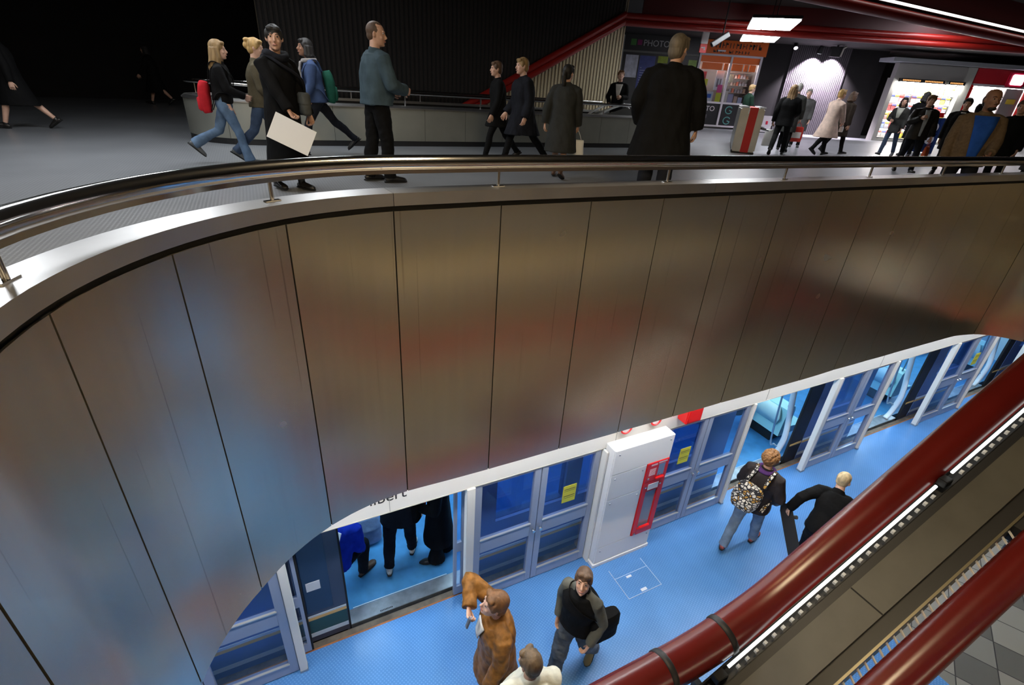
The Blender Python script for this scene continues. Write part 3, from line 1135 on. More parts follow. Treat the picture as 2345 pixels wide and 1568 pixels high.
# ------------------------------------------------------------------ the train behind the screen
TRAIN_GLASS = glass('train_glass', (0.30, 0.42, 0.62))
MATS['window_dark'] = mat('window_dark', (0.02, 0.04, 0.09), 0.08)
mat('band_green', (0.02, 0.07, 0.06), 0.35)
tr = frame_root('train', 'dark blue metro train with lit blue interior standing behind the screen doors', 'train', 0, 3.92)
OPN = [(0.13, 1.62), (5.93, 7.70), (9.55, 11.32), (13.2, 14.95)]
TIN = (0.30, 0.52, 0.72)
m_in = mat('train_lining', (0.62, 0.80, 0.88), 0.4)
m_tfloor = mat('train_lino', (0.07, 0.30, 0.62), 0.35, var=0.12, vscale=6)
edges = [-6.0] + [v for o in OPN for v in o] + [17.0]
for a, b in ((-6.0, -0.46), (1.62, 5.93), (8.04, 9.55), (11.66, 13.2), (15.29, 17.0)):
    wins = []
    w0 = a + 0.35
    while w0 + 0.9 < b - 0.2:
        wins.append((w0, w0 + 0.98))
        w0 += 1.2
    sp_ = MB().box(a, b, -0.06, 0.07, -0.9, 0.98)
    sp_.box(a, b, -0.06, 0.07, 1.75, 2.2)
    xs = [a] + [v for w_ in wins for v in w_] + [b]
    for c0, c1 in zip(xs[0::2], xs[1::2]):
        sp_.box(c0, c1, -0.06, 0.07, 0.98, 1.75)
    sp_.to('side_panel', M_TBLUE, tr)
    for c0, c1 in wins:
        MB().box(c0, c1, -0.02, -0.01, 0.98, 1.75).to('window', TRAIN_GLASS, tr)
    MB().box(a, b, -0.066, -0.06, 0.385, 0.43).to('stripe', mat('stripe_orange', (0.75, 0.45, 0.14), 0.4), tr)
    MB().box(a, b, -0.066, -0.06, 0.434, 0.475).to('stripe', mat('stripe_pale', (0.60, 0.66, 0.68), 0.4), tr)
    MB().box(a, b, -0.066, -0.06, 0.10, 0.165).to('stripe', mat('stripe_pale', (0.6, 0.66, 0.68), 0.4), tr)
    MB().box(a, b, -0.064, -0.06, 0.165, 0.385).to('skirt_band', mat('band_blue', (0.12, 0.20, 0.42), 0.35), tr)
MB().box(-6, 17, 0.07, 2.3, -0.08, 0.025).to('floor_panel', m_tfloor, tr)
MB().box(-6, 17, 2.3, 2.36, 0, 2.2).to('far_side', m_in, tr)
MB().box(-6, 17, 0.02, 2.3, 2.12, 2.2).to('ceiling_panel', m_in, tr)
MB().box(-6.05, -6, 0, 2.3, 0, 2.2).to('end_wall', m_in, tr)
MB().box(17, 17.05, 0, 2.3, 0, 2.2).to('end_wall', m_in, tr)
MB().box(-6, 17, 0.9, 1.25, 2.09, 2.119).to('light_strip', emission('train_light', (0.62, 0.86, 1.0), 9.0), tr)
for a, b in OPN:
    MB().box(a, b, -0.03, 0.16, -0.06, 0.03, 0.004).to('sill_plate', M_SILL, tr)
    MB().box(a + 0.1, b - 0.2, 0.165, 0.175, 0.026, 0.030).to('sill_line', m_in, tr)
lab = MB()
for i in range(9):
    lab.box(0.52 + i * 0.017, 0.53 + i * 0.017, -0.012, 0.008, 0.031, 0.0325)
lab.to('plate_lettering', M_INK, tr)
# door leaves left showing in the openings
dl = MB().box(-0.46, 0.17, -0.055, -0.015, 0.0, 2.1, 0.01).to('door_leaf', M_NAVY, tr)
MB().box(-0.40, 0.02, -0.062, -0.055, 0.52, 1.9, 0.003).to('pane', mat('window_dark', (0.02, 0.04, 0.09), 0.08), dl)
MB().box(-0.215, -0.075, -0.066, -0.061, 0.87, 1.0).to('notice', M_PAPER, dl)
MB().box(0.155, 0.175, -0.058, 0.0, 0.0, 2.1).to('door_edge', M_BLACK, dl)
MB().box(-0.46, 0.15, -0.06, -0.05, 0.385, 0.43).to('stripe', MATS['stripe_orange'], dl)
MB().box(-0.46, 0.15, -0.058, -0.05, 0.165, 0.385).to('skirt_band', MATS['band_green'], dl)
MB().box(-0.46, 0.15, -0.06, -0.05, 0.434, 0.46).box(-0.46, 0.15, -0.06, -0.05, 0.10, 0.165).to('stripe', MATS['stripe_pale'], dl)
for a, b in OPN[1:]:
    jb = smooth_path([(b - 0.02, 0.30, 2.1), (b - 0.02, 0.16, 1.2), (b - 0.03, 0.06, 0.6), (b - 0.06, 0.06, 0.3), (b - 0.14, 0.06, 0.12), (b - 0.26, 0.06, 0.035)], 5)
    MB().loft(jb, [(0.036, 0.05)] * len(jb), seg=10, side=(1, 0, 0)).to('door_pillar', mat('pillar_white', (0.72, 0.84, 0.95), 0.35), tr, smooth=True)
    MB().box(b, b + 0.34, -0.055, -0.015, 0.0, 2.1, 0.008).to('door_leaf', M_DARK, tr)
    MB().box(b + 0.02, b + 0.32, -0.06, -0.054, 0.39, 0.43).to('stripe', MATS['stripe_orange'], tr)
    gp = smooth_path([(b - 0.13, 0.36, 2.1), (b - 0.13, 0.22, 0.45), (b - 0.11, 0.14, 0.34), (b - 0.06, 0.08, 0.30)], 5)
    MB().tube(gp, 0.016, 10).to('grab_pole', mat('pole_blue', (0.3, 0.42, 0.55), 0.3, 0.6), tr, smooth=True)
    # seat with a flared side panel beyond the doorway
    for n0 in (0.30, 1.35):
        s0 = b + 0.20
        st = MB()
        prof = [(0, 0.30), (0.04, 0.86), (0.12, 0.93), (0.2, 0.93), (0.24, 0.84), (0.25, 0.46), (0.70, 0.43), (0.72, 0.36), (0.20, 0.28)]
        st.prism_y([(s0 + x, z) for x, z in prof], n0, n0 + 0.85)
        seat = st.to('seat', mat('seat_shell', (0.42, 0.80, 0.84), 0.3), tr, smooth=True, flat_angle=40)
        MB().box(s0 + 0.12, s0 + 0.6, n0 + 0.2, n0 + 0.65, 0.026, 0.30).to('seat_base', M_DARK, seat)
        bulge = [(s0 - 0.005, n0 + 0.43, 0.50), (s0 - 0.02, n0 + 0.43, 0.66), (s0 + 0.02, n0 + 0.43, 0.85)]
        MB().loft(bulge, [(0.33, 0.01), (0.38, 0.03), (0.30, 0.03)], seg=16, side=(0, 1, 0)).to('head_pad', mat('seat_pad', (0.62, 0.90, 0.92), 0.28), seat, smooth=True)
        MB().tube([(s0 + 0.1, n0 + 0.06, 0.9), (s0 + 0.1, n0 + 0.06, 2.11)], 0.015, 8).to('grab_pole', MATS['pole_blue'], tr, smooth=True)

# ------------------------------------------------------------------ platform lights under the deck
for k in range(8):
    pl = frame_root('batten_light', 'fluorescent batten under the deck, number %s from the near end' % ['one', 'two', 'three', 'four', 'five', 'six', 'seven', 'eight'][k], 'light', -3.2 + 2.2 * k, 3.05, -1.062, 'fluorescent battens under the deck')
    pl['label'] = 'white fluorescent batten light fixed under the concourse deck'
    MB().box(0, 1.9, -0.09, 0.09, -0.05, 0, 0.004).to('housing', M_CAB, pl)
    MB().box(0.03, 1.87, -0.07, 0.07, -0.062, -0.05).to('diffuser', emission('batten_white', (0.95, 0.98, 1.0), 46.0), pl)
for k in range(8):  # unseen strips added to brighten the train side behind the door glass
    gl = frame_root('fill_strip', 'added unseen fill strip above the platform edge behind the lintel', 'light', -3.2 + 2.2 * k, 3.765, ZP + 2.10, 'added fill strips behind the lintel')
    MB().box(0, 1.9, -0.04, 0.04, 0.0, 0.05).to('housing', M_CAB, gl)
    MB().box(0.03, 1.87, -0.03, 0.03, -0.012, 0.0).to('diffuser', emission('fill_white', (0.85, 0.93, 1.0), 5.0), gl)
for k in range(3):  # unseen warm lamps added so the hall mirrored in the steel is bright
    hl = frame_root('batten_light', 'added unseen warm batten light over the tiled hall', 'light', -1.0 + 4.0 * k, -3.4, -1.062, 'added warm battens in the hall')
    MB().box(0, 1.9, -0.09, 0.09, -0.05, 0, 0.004).to('housing', M_CAB, hl)
    MB().box(0.03, 1.87, -0.07, 0.07, -0.062, -0.05).to('diffuser', emission('hall_fill_warm', (1.0, 0.82, 0.56), 75.0), hl)

# ------------------------------------------------------------------ sloping light raft with red pipes
ra = frame_root('light_raft', 'sloping suspended raft edged with two red pipes, beside the opening', 'canopy', 0, 0, 0)
TS = math.tan(R(29.2))
Z0 = -3.66


def zr(s):
    return Z0 + TS * s


def pipe_path(n, zoff, s_end=6.6):
    pts = [(0.0, n, -2.28 + zoff), (1.0, n, -2.28 + zoff), (1.8, n, -2.28 + zoff), (2.3, n, -2.26 + zoff), (2.65, n, -2.19 + zoff), (3.0, n, -2.07 + zoff)]
    pts += [(s, n, -3.83 + 0.585 * s + zoff) for s in (3.4, 3.9, 4.5, 5.5, s_end)]
    return smooth_path(pts, 6)


pp = pipe_path(1.207, -0.01)
pipe = MB().loft(pp, [0.134] * len(pp), seg=20, side=(0, 1, 0)).to('pipe', M_RED, ra, smooth=True)
for s in (2.03, 2.52):
    i = min(range(len(pp)), key=lambda j: abs(pp[j].x - s))
    tdir = (pp[i + 1] - pp[i - 1]).normalized()
    MB().loft([pp[i] - tdir * 0.026, pp[i] - tdir * 0.02, pp[i] + tdir * 0.02, pp[i] + tdir * 0.026], [0.134, 0.141, 0.141, 0.134], seg=20, side=(0, 1, 0)).to('collar', M_DARK, pipe, smooth=True, flat_angle=50)
p2 = [(s, 0.435, zr(s) - 0.02) for s in (2.2, 3.0, 4.0, 5.0, 6.6)]
MB().loft(p2, [0.112] * 5, seg=20, side=(0, 1, 0)).to('pipe', M_RED, ra, smooth=True)
S0, S1 = 2.25, 6.6


def slab(n0, n1, off0, off1, name, material, s0=S0, s1=S1, parent=ra):
    mb = MB()
    vs = []
    for s in (s0, s1):
        for n, o in ((n0, off0), (n1, off0), (n1, off1), (n0, off1)):
            vs.append((s, n, zr(s) + o))
    mb.add(vs, [(0, 1, 2, 3), (7, 6, 5, 4), (0, 4, 5, 1), (1, 5, 6, 2), (2, 6, 7, 3), (3, 7, 4, 0)])
    return mb.to(name, material, parent)


slab(0.70, 0.925, -0.05, -0.006, 'deck', M_DECK)
slab(0.925, 0.99, -0.10, -0.05, 'side_channel', M_DARK)
slab(0.61, 0.70, -0.12, -0.05, 'side_channel', M_DARK)
slab(0.595, 0.61, -0.14, -0.01, 'side_rib', mat('rib_bronze', (0.16, 0.14, 0.09), 0.4, 0.5))
slab(1.072, 1.085, -0.14, -0.06, 'side_rib', M_DARK)
slab(0.99, 1.075, -0.16, -0.14, 'trough', M_DARK)
slab(0.985, 0.992, -0.14, -0.05, 'trough_side', M_DARK)
for s in (3.35, 4.95):
    MB().add([(s, 0.702, zr(s) - 0.004), (s + 0.01, 0.702, zr(s + 0.01) - 0.004), (s + 0.01, 0.923, zr(s + 0.01) - 0.004), (s, 0.923, zr(s) - 0.004)], [(0, 1, 2, 3)]).to('joint', M_BLACK, ra)
for a, b in ((2.46, 4.31), (4.46, 6.3)):
    lt = MB().tube([(a, 1.048, zr(a) - 0.03), (b, 1.048, zr(b) - 0.03)], 0.011, 10).to('light_tube', emission('raft_tube', (0.95, 1.0, 0.97), 2.6), ra)
    MB().box(-0.05, 0.05, -0.03, 0.03, -0.04, 0.02, 0.004).to('lamp_holder', M_DARK, lt).location = (a - 0.07, 1.04, zr(a - 0.07) - 0.04)
    s = a + 0.05
    while s < b:
        MB().add([(s, 1.004, zr(s) - 0.04), (s + 0.020, 1.004, zr(s + 0.020) - 0.04), (s + 0.020, 1.026, zr(s + 0.020) - 0.042), (s, 1.026, zr(s) - 0.042),
                  (s, 1.004, zr(s) - 0.06), (s + 0.020, 1.004, zr(s + 0.020) - 0.06), (s + 0.020, 1.026, zr(s + 0.020) - 0.06), (s, 1.026, zr(s) - 0.06)],
                 [(0, 1, 2, 3), (7, 6, 5, 4), (0, 4, 5, 1), (1, 5, 6, 2), (2, 6, 7, 3), (3, 7, 4, 0)]).to('louvre_blade', mat('blade_grey', (0.5, 0.5, 0.5), 0.5), ra)
        s += 0.075
s = 2.75
while s < 4.34:
    MB().add([(s, 0.54, zr(s) - 0.10), (s + 0.014, 0.54, zr(s) - 0.10), (s + 0.014, 0.60, zr(s) - 0.055), (s, 0.60, zr(s) - 0.055),
              (s, 0.54, zr(s) - 0.112), (s + 0.014, 0.54, zr(s) - 0.112), (s + 0.014, 0.60, zr(s) - 0.067), (s, 0.60, zr(s) - 0.067)],
             [(0, 1, 2, 3), (7, 6, 5, 4), (0, 4, 5, 1), (1, 5, 6, 2), (2, 6, 7, 3), (3, 7, 4, 0)]).to('louvre_blade', M_CAB, ra)
    s += 0.0585
slab(0.535, 0.60, -0.14, -0.04, 'end_cover', M_DARK, 4.36, S1)
for s in (2.3, 4.4, 6.5):
    MB().add([(s, 0.40, zr(s) - 0.20), (s + 0.05, 0.40, zr(s) - 0.20), (s + 0.05, 1.16, zr(s) - 0.24), (s, 1.16, zr(s) - 0.24),
              (s, 0.40, zr(s) - 0.15), (s + 0.05, 0.40, zr(s) - 0.15), (s + 0.05, 1.16, zr(s) - 0.17), (s, 1.16, zr(s) - 0.17)],
             [(3, 2, 1, 0), (4, 5, 6, 7), (0, 1, 5, 4), (1, 2, 6, 5), (2, 3, 7, 6), (3, 0, 4, 7)]).to('cross_beam', M_DARK, ra)
rod = MB()
for s, n in ((2.6, 0.75), (5.9, 0.75)):
    rod.tube([(s, n, zr(s) - 0.2), (s, n, ZP)], 0.03, 8)
rod.to('support_post', M_DARK, ra)

# ------------------------------------------------------------------ concourse: lamps
M_LAMP = emission('lamp_white', (0.93, 0.97, 1.0), 18.0)


def ceiling_light(cx, cy, z, w, l, rz, label, strength_mat, group=None, tubes=3):
    t = thing('ceiling_light', label, 'light', (cx, cy, z), rz, group)
    MB().box(-w / 2, w / 2, -l / 2, l / 2, 0.035, 0.10, 0.01).to('housing', M_DARK, t)
    for k in range(tubes):
        x = -w / 2 + (k + 0.5) * w / tubes
        e = 0.10 if k == tubes - 1 else 0.0
        MB().box(x - w / tubes * 0.47, x + w / tubes * 0.47, -l / 2 + 0.02 + e, l / 2 - 0.02, 0.0, 0.034, 0.008).to('tube_cover', strength_mat, t)
    for y in (-l * 0.35, l * 0.35):
        MB().tube([(0, y, 0.10), (0, y, 3.62 - z)], 0.012, 6).to('hanger', M_DARK, t)
    return t


ceiling_light(6.05, 15.0, 2.99, 1.10, 2.05, R(-18), 'larger hanging tube light in front of the red ceiling edge', M_LAMP)
ceiling_light(6.97, 18.0, 2.96, 1.05, 1.75, R(-18), 'hanging tube light just behind the red ceiling edge', M_LAMP)
for (x, y) in ((9.5, 20.8), (13.5, 20.6), (11.0, 15.2), (17.0, 20.5), (8.5, 20.5), (12.8, 20.6)):
    ceiling_light(x, y, 3.52, 1.1, 2.0, R(-18), 'tube light high on the shopping hall ceiling', emission('lamp_hall', (0.95, 0.92, 1.0), 11.0), 'ceiling lights of the shopping hall')
for (x, y) in ((-6.6, 5.6), (-5.2, 7.4), (-3.2, 8.4), (-3.4, 4.2)):
    ceiling_light(x, y, 3.46, 0.6, 2.4, R(35), 'tube light on the dark ceiling above the walkway', emission('lamp_walk', (0.92, 0.96, 1.0), 17.0), 'ceiling lights above the walkway', 1)
for (x, y) in ((-3.0, -2.2), (2.5, -3.2), (0.8, 1.6)):
    ceiling_light(x, y, 3.46, 0.35, 1.6, R(28), 'warm tube light on the ceiling behind the viewpoint', emission('lamp_warm', (1.0, 0.78, 0.48), 110.0), 'warm ceiling lights', 1)

# round downlight and spots
dn = thing('downlight', 'round downlight shining in the dark ceiling before the newsstand', 'light', (11.47, 16.84, 3.0))
MB().loft([(0, 0, 0.62), (0, 0, 0.05), (0, 0, 0.02)], [0.17, 0.20, 0.21], seg=20).to('housing', M_DARK, dn, smooth=True, flat_angle=40)
MB().loft([(0, 0, 0.02), (0, 0, -0.03)], [0.17, 0.13], seg=20).to('lens', emission('lamp_blue', (0.72, 0.78, 1.0), 14.0), dn)


def spotlight(loc, aim, label, power, angle, blend, col, size=0.12, down=0.45):
    t = thing('spotlight', label, 'light', loc)
    d = (Vector(aim) - Vector(loc)).normalized()
    MB().loft([-d * 0.16, -d * 0.15, d * 0.10, d * 0.12], [0.05, size * 0.8, size, size], seg=18).to('lamp_head', M_DARK, t, smooth=True, flat_angle=40)
    MB().loft([d * 0.121, d * 0.126], [size * 0.85, size * 0.85], seg=18).to('lens', emission('spot_lens', (0.9, 0.85, 1.0), 6.0), t)
    MB().tube([(0, 0, 0.05), (0, 0, 3.62 - loc[2])], 0.015, 8).to('stem', M_DARK, t)
    ld = bpy.data.lights.new('spot_beam', 'SPOT')
    ld.energy = power
    ld.spot_size = R(angle)
    ld.spot_blend = blend
    ld.color = col
    ld.shadow_soft_size = 0.05
    lo = bpy.data.objects.new('spot_beam', ld)
    COL.objects.link(lo)
    lo.parent = t
    lo.location = d * 0.16
    lo.rotation_euler = d.to_track_quat('-Z', 'Y').to_euler()
    return t


spotlight((12.72, 25.62, 3.44), (12.74, 26.10, 1.9), 'left lamp of the spotlight pair washing the fluted wall', 2200, 105, 0.5, (0.95, 0.84, 1.0))
spotlight((13.58, 25.62, 3.44), (13.56, 26.10, 1.9), 'right lamp of the spotlight pair washing the fluted wall', 2200, 105, 0.5, (0.95, 0.84, 1.0))
spotlight((11.45, 25.3, 3.5), (10.9, 23.0, 1.4), 'small spotlight left of the washed fluted wall', 60, 60, 0.5, (0.8, 0.85, 1.0), 0.09)
fx = thing('track_fitting', 'dark square lamp housing hanging before the washed fluted wall', 'fitting', (13.15, 25.1, 3.2))
MB().box(-0.26, 0.22, -0.10, 0.10, -0.02, 0.36, 0.01).to('housing', M_DARK, fx)
MB().tube([(0.16, -0.14, 0.0), (0.20, -0.14, 0.30), (0.30, -0.14, 0.38)], 0.035, 8).to('conduit', mat('conduit_pale', (0.6, 0.56, 0.5), 0.5), fx)
MB().tube([(0, 0, 0.36), (0, 0, 0.42)], 0.04, 8).to('stem', M_DARK, fx)
tk = thing('light_track', 'thin track with glinting clips high in front of the red ceiling edge', 'track', (8.0, 14.6, 3.50), R(8))
MB().box(-0.7, 0.7, -0.03, 0.03, 0.0, 0.12).to('rail', M_DARK, tk)
for i in range(6):
    MB().box(-0.62 + i * 0.22, -0.52 + i * 0.22, -0.05, 0.0, -0.012, 0.0, 0.003).to('clip', M_STEEL, tk)

# hanging sign and camera housing
hs = thing('hanging_sign', 'narrow white and red sign hanging beside the orange shop front', 'sign', (5.31, 18.0, 2.5))
MB().box(-0.105, 0.105, -0.04, 0.04, 0.24, 0.60, 0.008).to('upper_panel', M_PAPER, hs)
MB().box(-0.105, 0.105, -0.04, 0.04, 0.0, 0.238, 0.008).to('lower_panel', M_SIGNRED, hs)
MB().box(-0.07, 0.04, -0.046, -0.039, 0.125, 0.15).box(0.02, 0.05, -0.046, -0.039, 0.07, 0.16).to('marking', M_PAPER, hs)
MB().tube([(0, 0, 0.6), (0, 0, 1.12)], 0.02, 8).to('hanger', M_DARK, hs)
ch = thing('camera_housing', 'tilted grey camera housing hanging under the red ceiling edge', 'camera', (5.2, 16.2, 2.72))
MB().loft([(-0.20, 0, -0.14), (0.20, 0, 0.14)], [(0.09, 0.07)] * 2, seg=16, side=(0, 1, 0), power=5).to('housing', mat('housing_grey', (0.28, 0.28, 0.29), 0.4, 0.3), ch)
MB().loft([(-0.215, 0, -0.15), (-0.20, 0, -0.14)], [0.05, 0.05], seg=14).to('lens', M_BLACK, ch)
MB().tube([(0.05, 0, 0.10), (0.05, 0, 0.9)], 0.02, 8).to('bracket', M_DARK, ch)

# ------------------------------------------------------------------ ticket gates
for k in range(4):
    lb = ['stainless ticket gate with red front stripe, nearest of the row', 'second ticket gate from the front of the row, red stripe on top',
          'third ticket gate from the front of the row, red stripe on top', 'hindmost ticket gate of the row, by the orange shop window'][k]
    g = thing('ticket_gate', lb, 'gate', (5.80 + 0.33 * k, 14.2 + 0.92 * k, 0), R(-19))
    m_g = mat('gate_steel', (0.50, 0.49, 0.46), 0.38, 0.7, var=0.1, vscale=3)
    MB().box(-0.29, 0.29, 0, 0.72, 0.04, 1.10, 0.03).to('body', m_g, g, smooth=True, flat_angle=30)
    MB().box(-0.28, 0.28, 0.01, 0.71, 0, 0.04).to('foot', M_DARK, g)
    MB().box(-0.07, 0.13, -0.008, 0.60, 0.03, 1.112, 0.004).to('red_stripe', M_SIGNRED, g)
    MB().box(-0.30, -0.09, -0.012, 0.05, 1.098, 1.135, 0.008).to('cap', M_PAPER, g)
    MB().box(0.15, 0.30, -0.012, 0.05, 1.098, 1.135, 0.008).to('cap', M_PAPER, g)
    MB().box(-0.10, -0.072, -0.01, 0.0, 0.96, 1.06).to('reader', M_PAPER, g)
    MB().box(0.291, 0.30, 0.06, 0.14, 0.72, 0.94, 0.003).to('card_slot', M_PAPER, g)
    MB().tube([(0.29, 0.3, 0.62), (0.52, 0.28, 0.58)], 0.018, 8).to('barrier_arm', M_RAIL, g)

# ------------------------------------------------------------------ photo shop
KY = 26.0
ks = thing('photo_shop', 'photo shop front with black fascia, orange banner and white window frames', 'shop', (4.2, KY, 0))
M_FR = mat('frame_lilac', (0.62, 0.58, 0.62), 0.4)
M_OR = mat('banner_orange', (0.80, 0.15, 0.01), 0.5)
M_FAS = mat('fascia_black', (0.012, 0.012, 0.014), 0.4)
MB().box(-0.7, 3.4, 0, 0.10, 2.98, 3.60).to('fascia', M_FAS, ks)
MB().box(-0.7, 3.4, -0.03, 0.0, 3.58, 3.61).to('fascia_edge', M_DARK, ks)
MB().box(-0.1, 3.4, -0.05, 0.0, 2.90, 2.98).to('rail', mat('rail_dull', (0.14, 0.14, 0.13), 0.5), ks)
MB().box(-0.14, -0.08, -0.06, 0.02, 0.1, 3.55).to('frame_post', mat('post_dull', (0.3, 0.3, 0.3), 0.4, 0.5), ks)
text_mesh('sign_lettering', 'PHOTO', 0.34, mat('lettering_grey', (0.5, 0.5, 0.5), 0.5), ks, (0.78, -0.01, 3.18), (R(90), 0, 0), 0.004)
MB().box(0.22, 0.46, -0.012, 0.0, 3.18, 3.42).to('colour_square', mat('square_green', (0.06, 0.22, 0.04), 0.5), ks)
MB().box(0.52, 0.72, -0.012, 0.0, 3.20, 3.40).to('colour_square', mat('square_magenta', (0.25, 0.01, 0.12), 0.5), ks)
# banner
MB().box(3.52, 6.35, -0.04, 0.02, 3.06, 3.60).to('banner', M_OR, ks)
for tx_, sz, x, z in (('ITE', 0.27, 4.02, 3.30), ('TELEPHONE', 0.25, 4.68, 3.30), ('APS', 0.13, 4.15, 3.13), ('ENTREE', 0.14, 4.75, 3.12)):
    pass
for x, w_, z, h_ in ((4.02, 0.5, 3.30, 0.22), (4.65, 1.35, 3.30, 0.20), (3.95, 0.45, 3.12, 0.10), (4.66, 1.0, 3.11, 0.11)):
    bars = MB()
    xx = x
    rr_ = random.Random(int(x * 100))
    while xx < x + w_:
        bw = rr_.choice((0.03, 0.035, 0.07))
        bars.box(xx, xx + bw, -0.045, -0.04, z, z + h_)
        if rr_.random() < 0.6:
            bars.box(xx, xx + 0.11, -0.045, -0.04, z + h_ * rr_.choice((0, 0.42, 0.85)), z + h_ * 0.15 + h_ * 0.42)
        xx += 0.145
    bars.to('banner_lettering', M_INK, ks)
MB().box(4.15, 4.5, -0.06, -0.04, 3.16, 3.22).to('banner_lamp', M_PAPER, ks)
MB().box(3.5, 6.2, -0.06, 0.04, 2.98, 3.06).box(3.5, 6.2, -0.06, 0.04, 1.06, 1.14).box(3.5, 6.2, -0.06, 0.04, 0.08, 0.15).to('frame_rail', M_FR, ks)
for x in (3.38, 4.82, 6.14):
    MB().box(x, x + 0.09, -0.07, 0.05, 0.08, 3.05).to('frame_post', M_FR, ks)
MB().box(3.47, 4.82, 0.0, 0.02, 2.73, 2.98).box(4.91, 6.14, 0.0, 0.02, 2.73, 2.98).to('window_banner', M_OR, ks)
for x, w_ in ((3.60, 0.92), (4.60, 0.17), (4.96, 0.48), (5.52, 0.17), (5.76, 0.28)):
    MB().box(x, x + w_, 0.0, 0.02, 2.44, 2.71).to('window_banner', M_OR, ks)
MB().box(3.47, 4.82, 0.0, 0.03, 0.15, 1.06).box(4.91, 6.14, 0.0, 0.03, 0.15, 1.06).to('kick_panel', M_FAS, ks)
text_mesh('sign_lettering', 'PHOTO', 0.30, mat('lettering_pink', (0.75, 0.68, 0.7), 0.5), ks, (3.56, -0.006, 0.74), (R(90), 0, 0), 0.004)
MB().box(3.9, 4.3, -0.004, 0.0, 0.42, 0.58).to('small_lettering', mat('lettering_dim', (0.10, 0.09, 0.10), 0.6), ks)
for z in (0.82, 0.37):
    rg = [(5.28 + 0.16 * math.cos(a), -0.012, z + 0.15 * math.sin(a)) for a in np.linspace(0.6, 2 * math.pi - 0.35, 22)]
    rg += [(5.30, -0.012, z - 0.01)]
    MB().tube(rg, 0.022, 6).to('ring_mark', mat('mark_teal', (0.12, 0.36, 0.33), 0.5), ks)
MB().box(3.47, 6.14, 0.004, 0.012, 1.14, 2.44).to('glazing', MATS['clear_glass'], ks)
# interior
MB().box(-0.7, 6.3, 1.5, 1.56, 0, 3.1).box(6.24, 6.3, 0.05, 1.5, 0, 3.1).box(-0.7, -0.64, 0.05, 1.5, 0, 3.1).to('back_wall', mat('shop_wall', (0.12, 0.10, 0.09), 0.8), ks)
MB().box(-0.7, 6.3, 0.05, 1.5, 3.1, 3.15).to('shop_ceiling', M_DARK, ks)
MB().box(3.5, 6.1, 0.10, 0.8, 1.0, 1.10).to('display_shelf', M_FR, ks)
for z in (1.55, 1.85, 2.15, 2.4):
    MB().box(4.95, 6.1, 0.55, 0.85, z, z + 0.02).to('display_shelf', mat('shelf_brown', (0.25, 0.2, 0.16), 0.5), ks)
MB().box(3.6, 6.0, 0.3, 0.42, 2.95, 2.99).to('shop_light', emission('shop_tube', (1.0, 0.95, 0.95), 70.0), ks)
# posters on the left part and things in the window
poster_list = [
    (0.08, 0.66, 1.90, 2.80, (0.55, 0.57, 0.66), 'large pale grey poster in the photo shop front'),
    (0.72, 1.44, 0.70, 2.80, (0.05, 0.07, 0.26), 'tall navy blue poster panel in the photo shop front'),
    (1.55, 2.0, 2.55, 2.82, (0.30, 0.38, 0.02), 'yellow-green sheet high beside the navy poster panel'),
    (1.55, 2.05, 2.28, 2.50, (0.45, 0.42, 0.50), 'grey sheet between two green sheets, photo shop front'),
    (1.55, 1.95, 1.90, 2.25, (0.25, 0.50, 0.03), 'bright green sheet under the grey sheet, photo shop front'),
    (2.95, 3.33, 2.35, 2.75, (0.22, 0.34, 0.06), 'green sheet high left of the first white shop post'),
    (2.90, 3.32, 1.75, 2.02, (0.02, 0.04, 0.22), 'dark blue sheet low left of the first white shop post'),
    (2.92, 3.32, 2.08, 2.25, (0.42, 0.48, 0.10), 'pale green strip left of the first white shop post'),
]
for k, (x0, x1, z0, z1, c, lb) in enumerate(poster_list):
    t = tag(MB().box(4.2 + x0, 4.2 + x1, KY - 0.012, KY - 0.002, z0, z1).to('poster', mat('poster_%d' % k, c, 0.5, var=0.25, vscale=5)), lb, 'poster')
MB().box(-0.1, 3.38, 0.0, 0.03, 0.08, 2.90).to('panel', M_FAS, ks)
pm = bpy.data.objects
lines = MB()
for i in range(14):
    z = 1.0 + i * 0.10
    lines.box(4.2 + 0.80, 4.2 + 0.86 + 0.04 * ((i * 7) % 13), KY - 0.014, KY - 0.012, z, z + 0.03)
ob_ = [o for o in bpy.data.objects if o.name == 'poster.001'][0]
lines.to('lettering', mat('letter_blue', (0.35, 0.38, 0.60), 0.6), ob_)
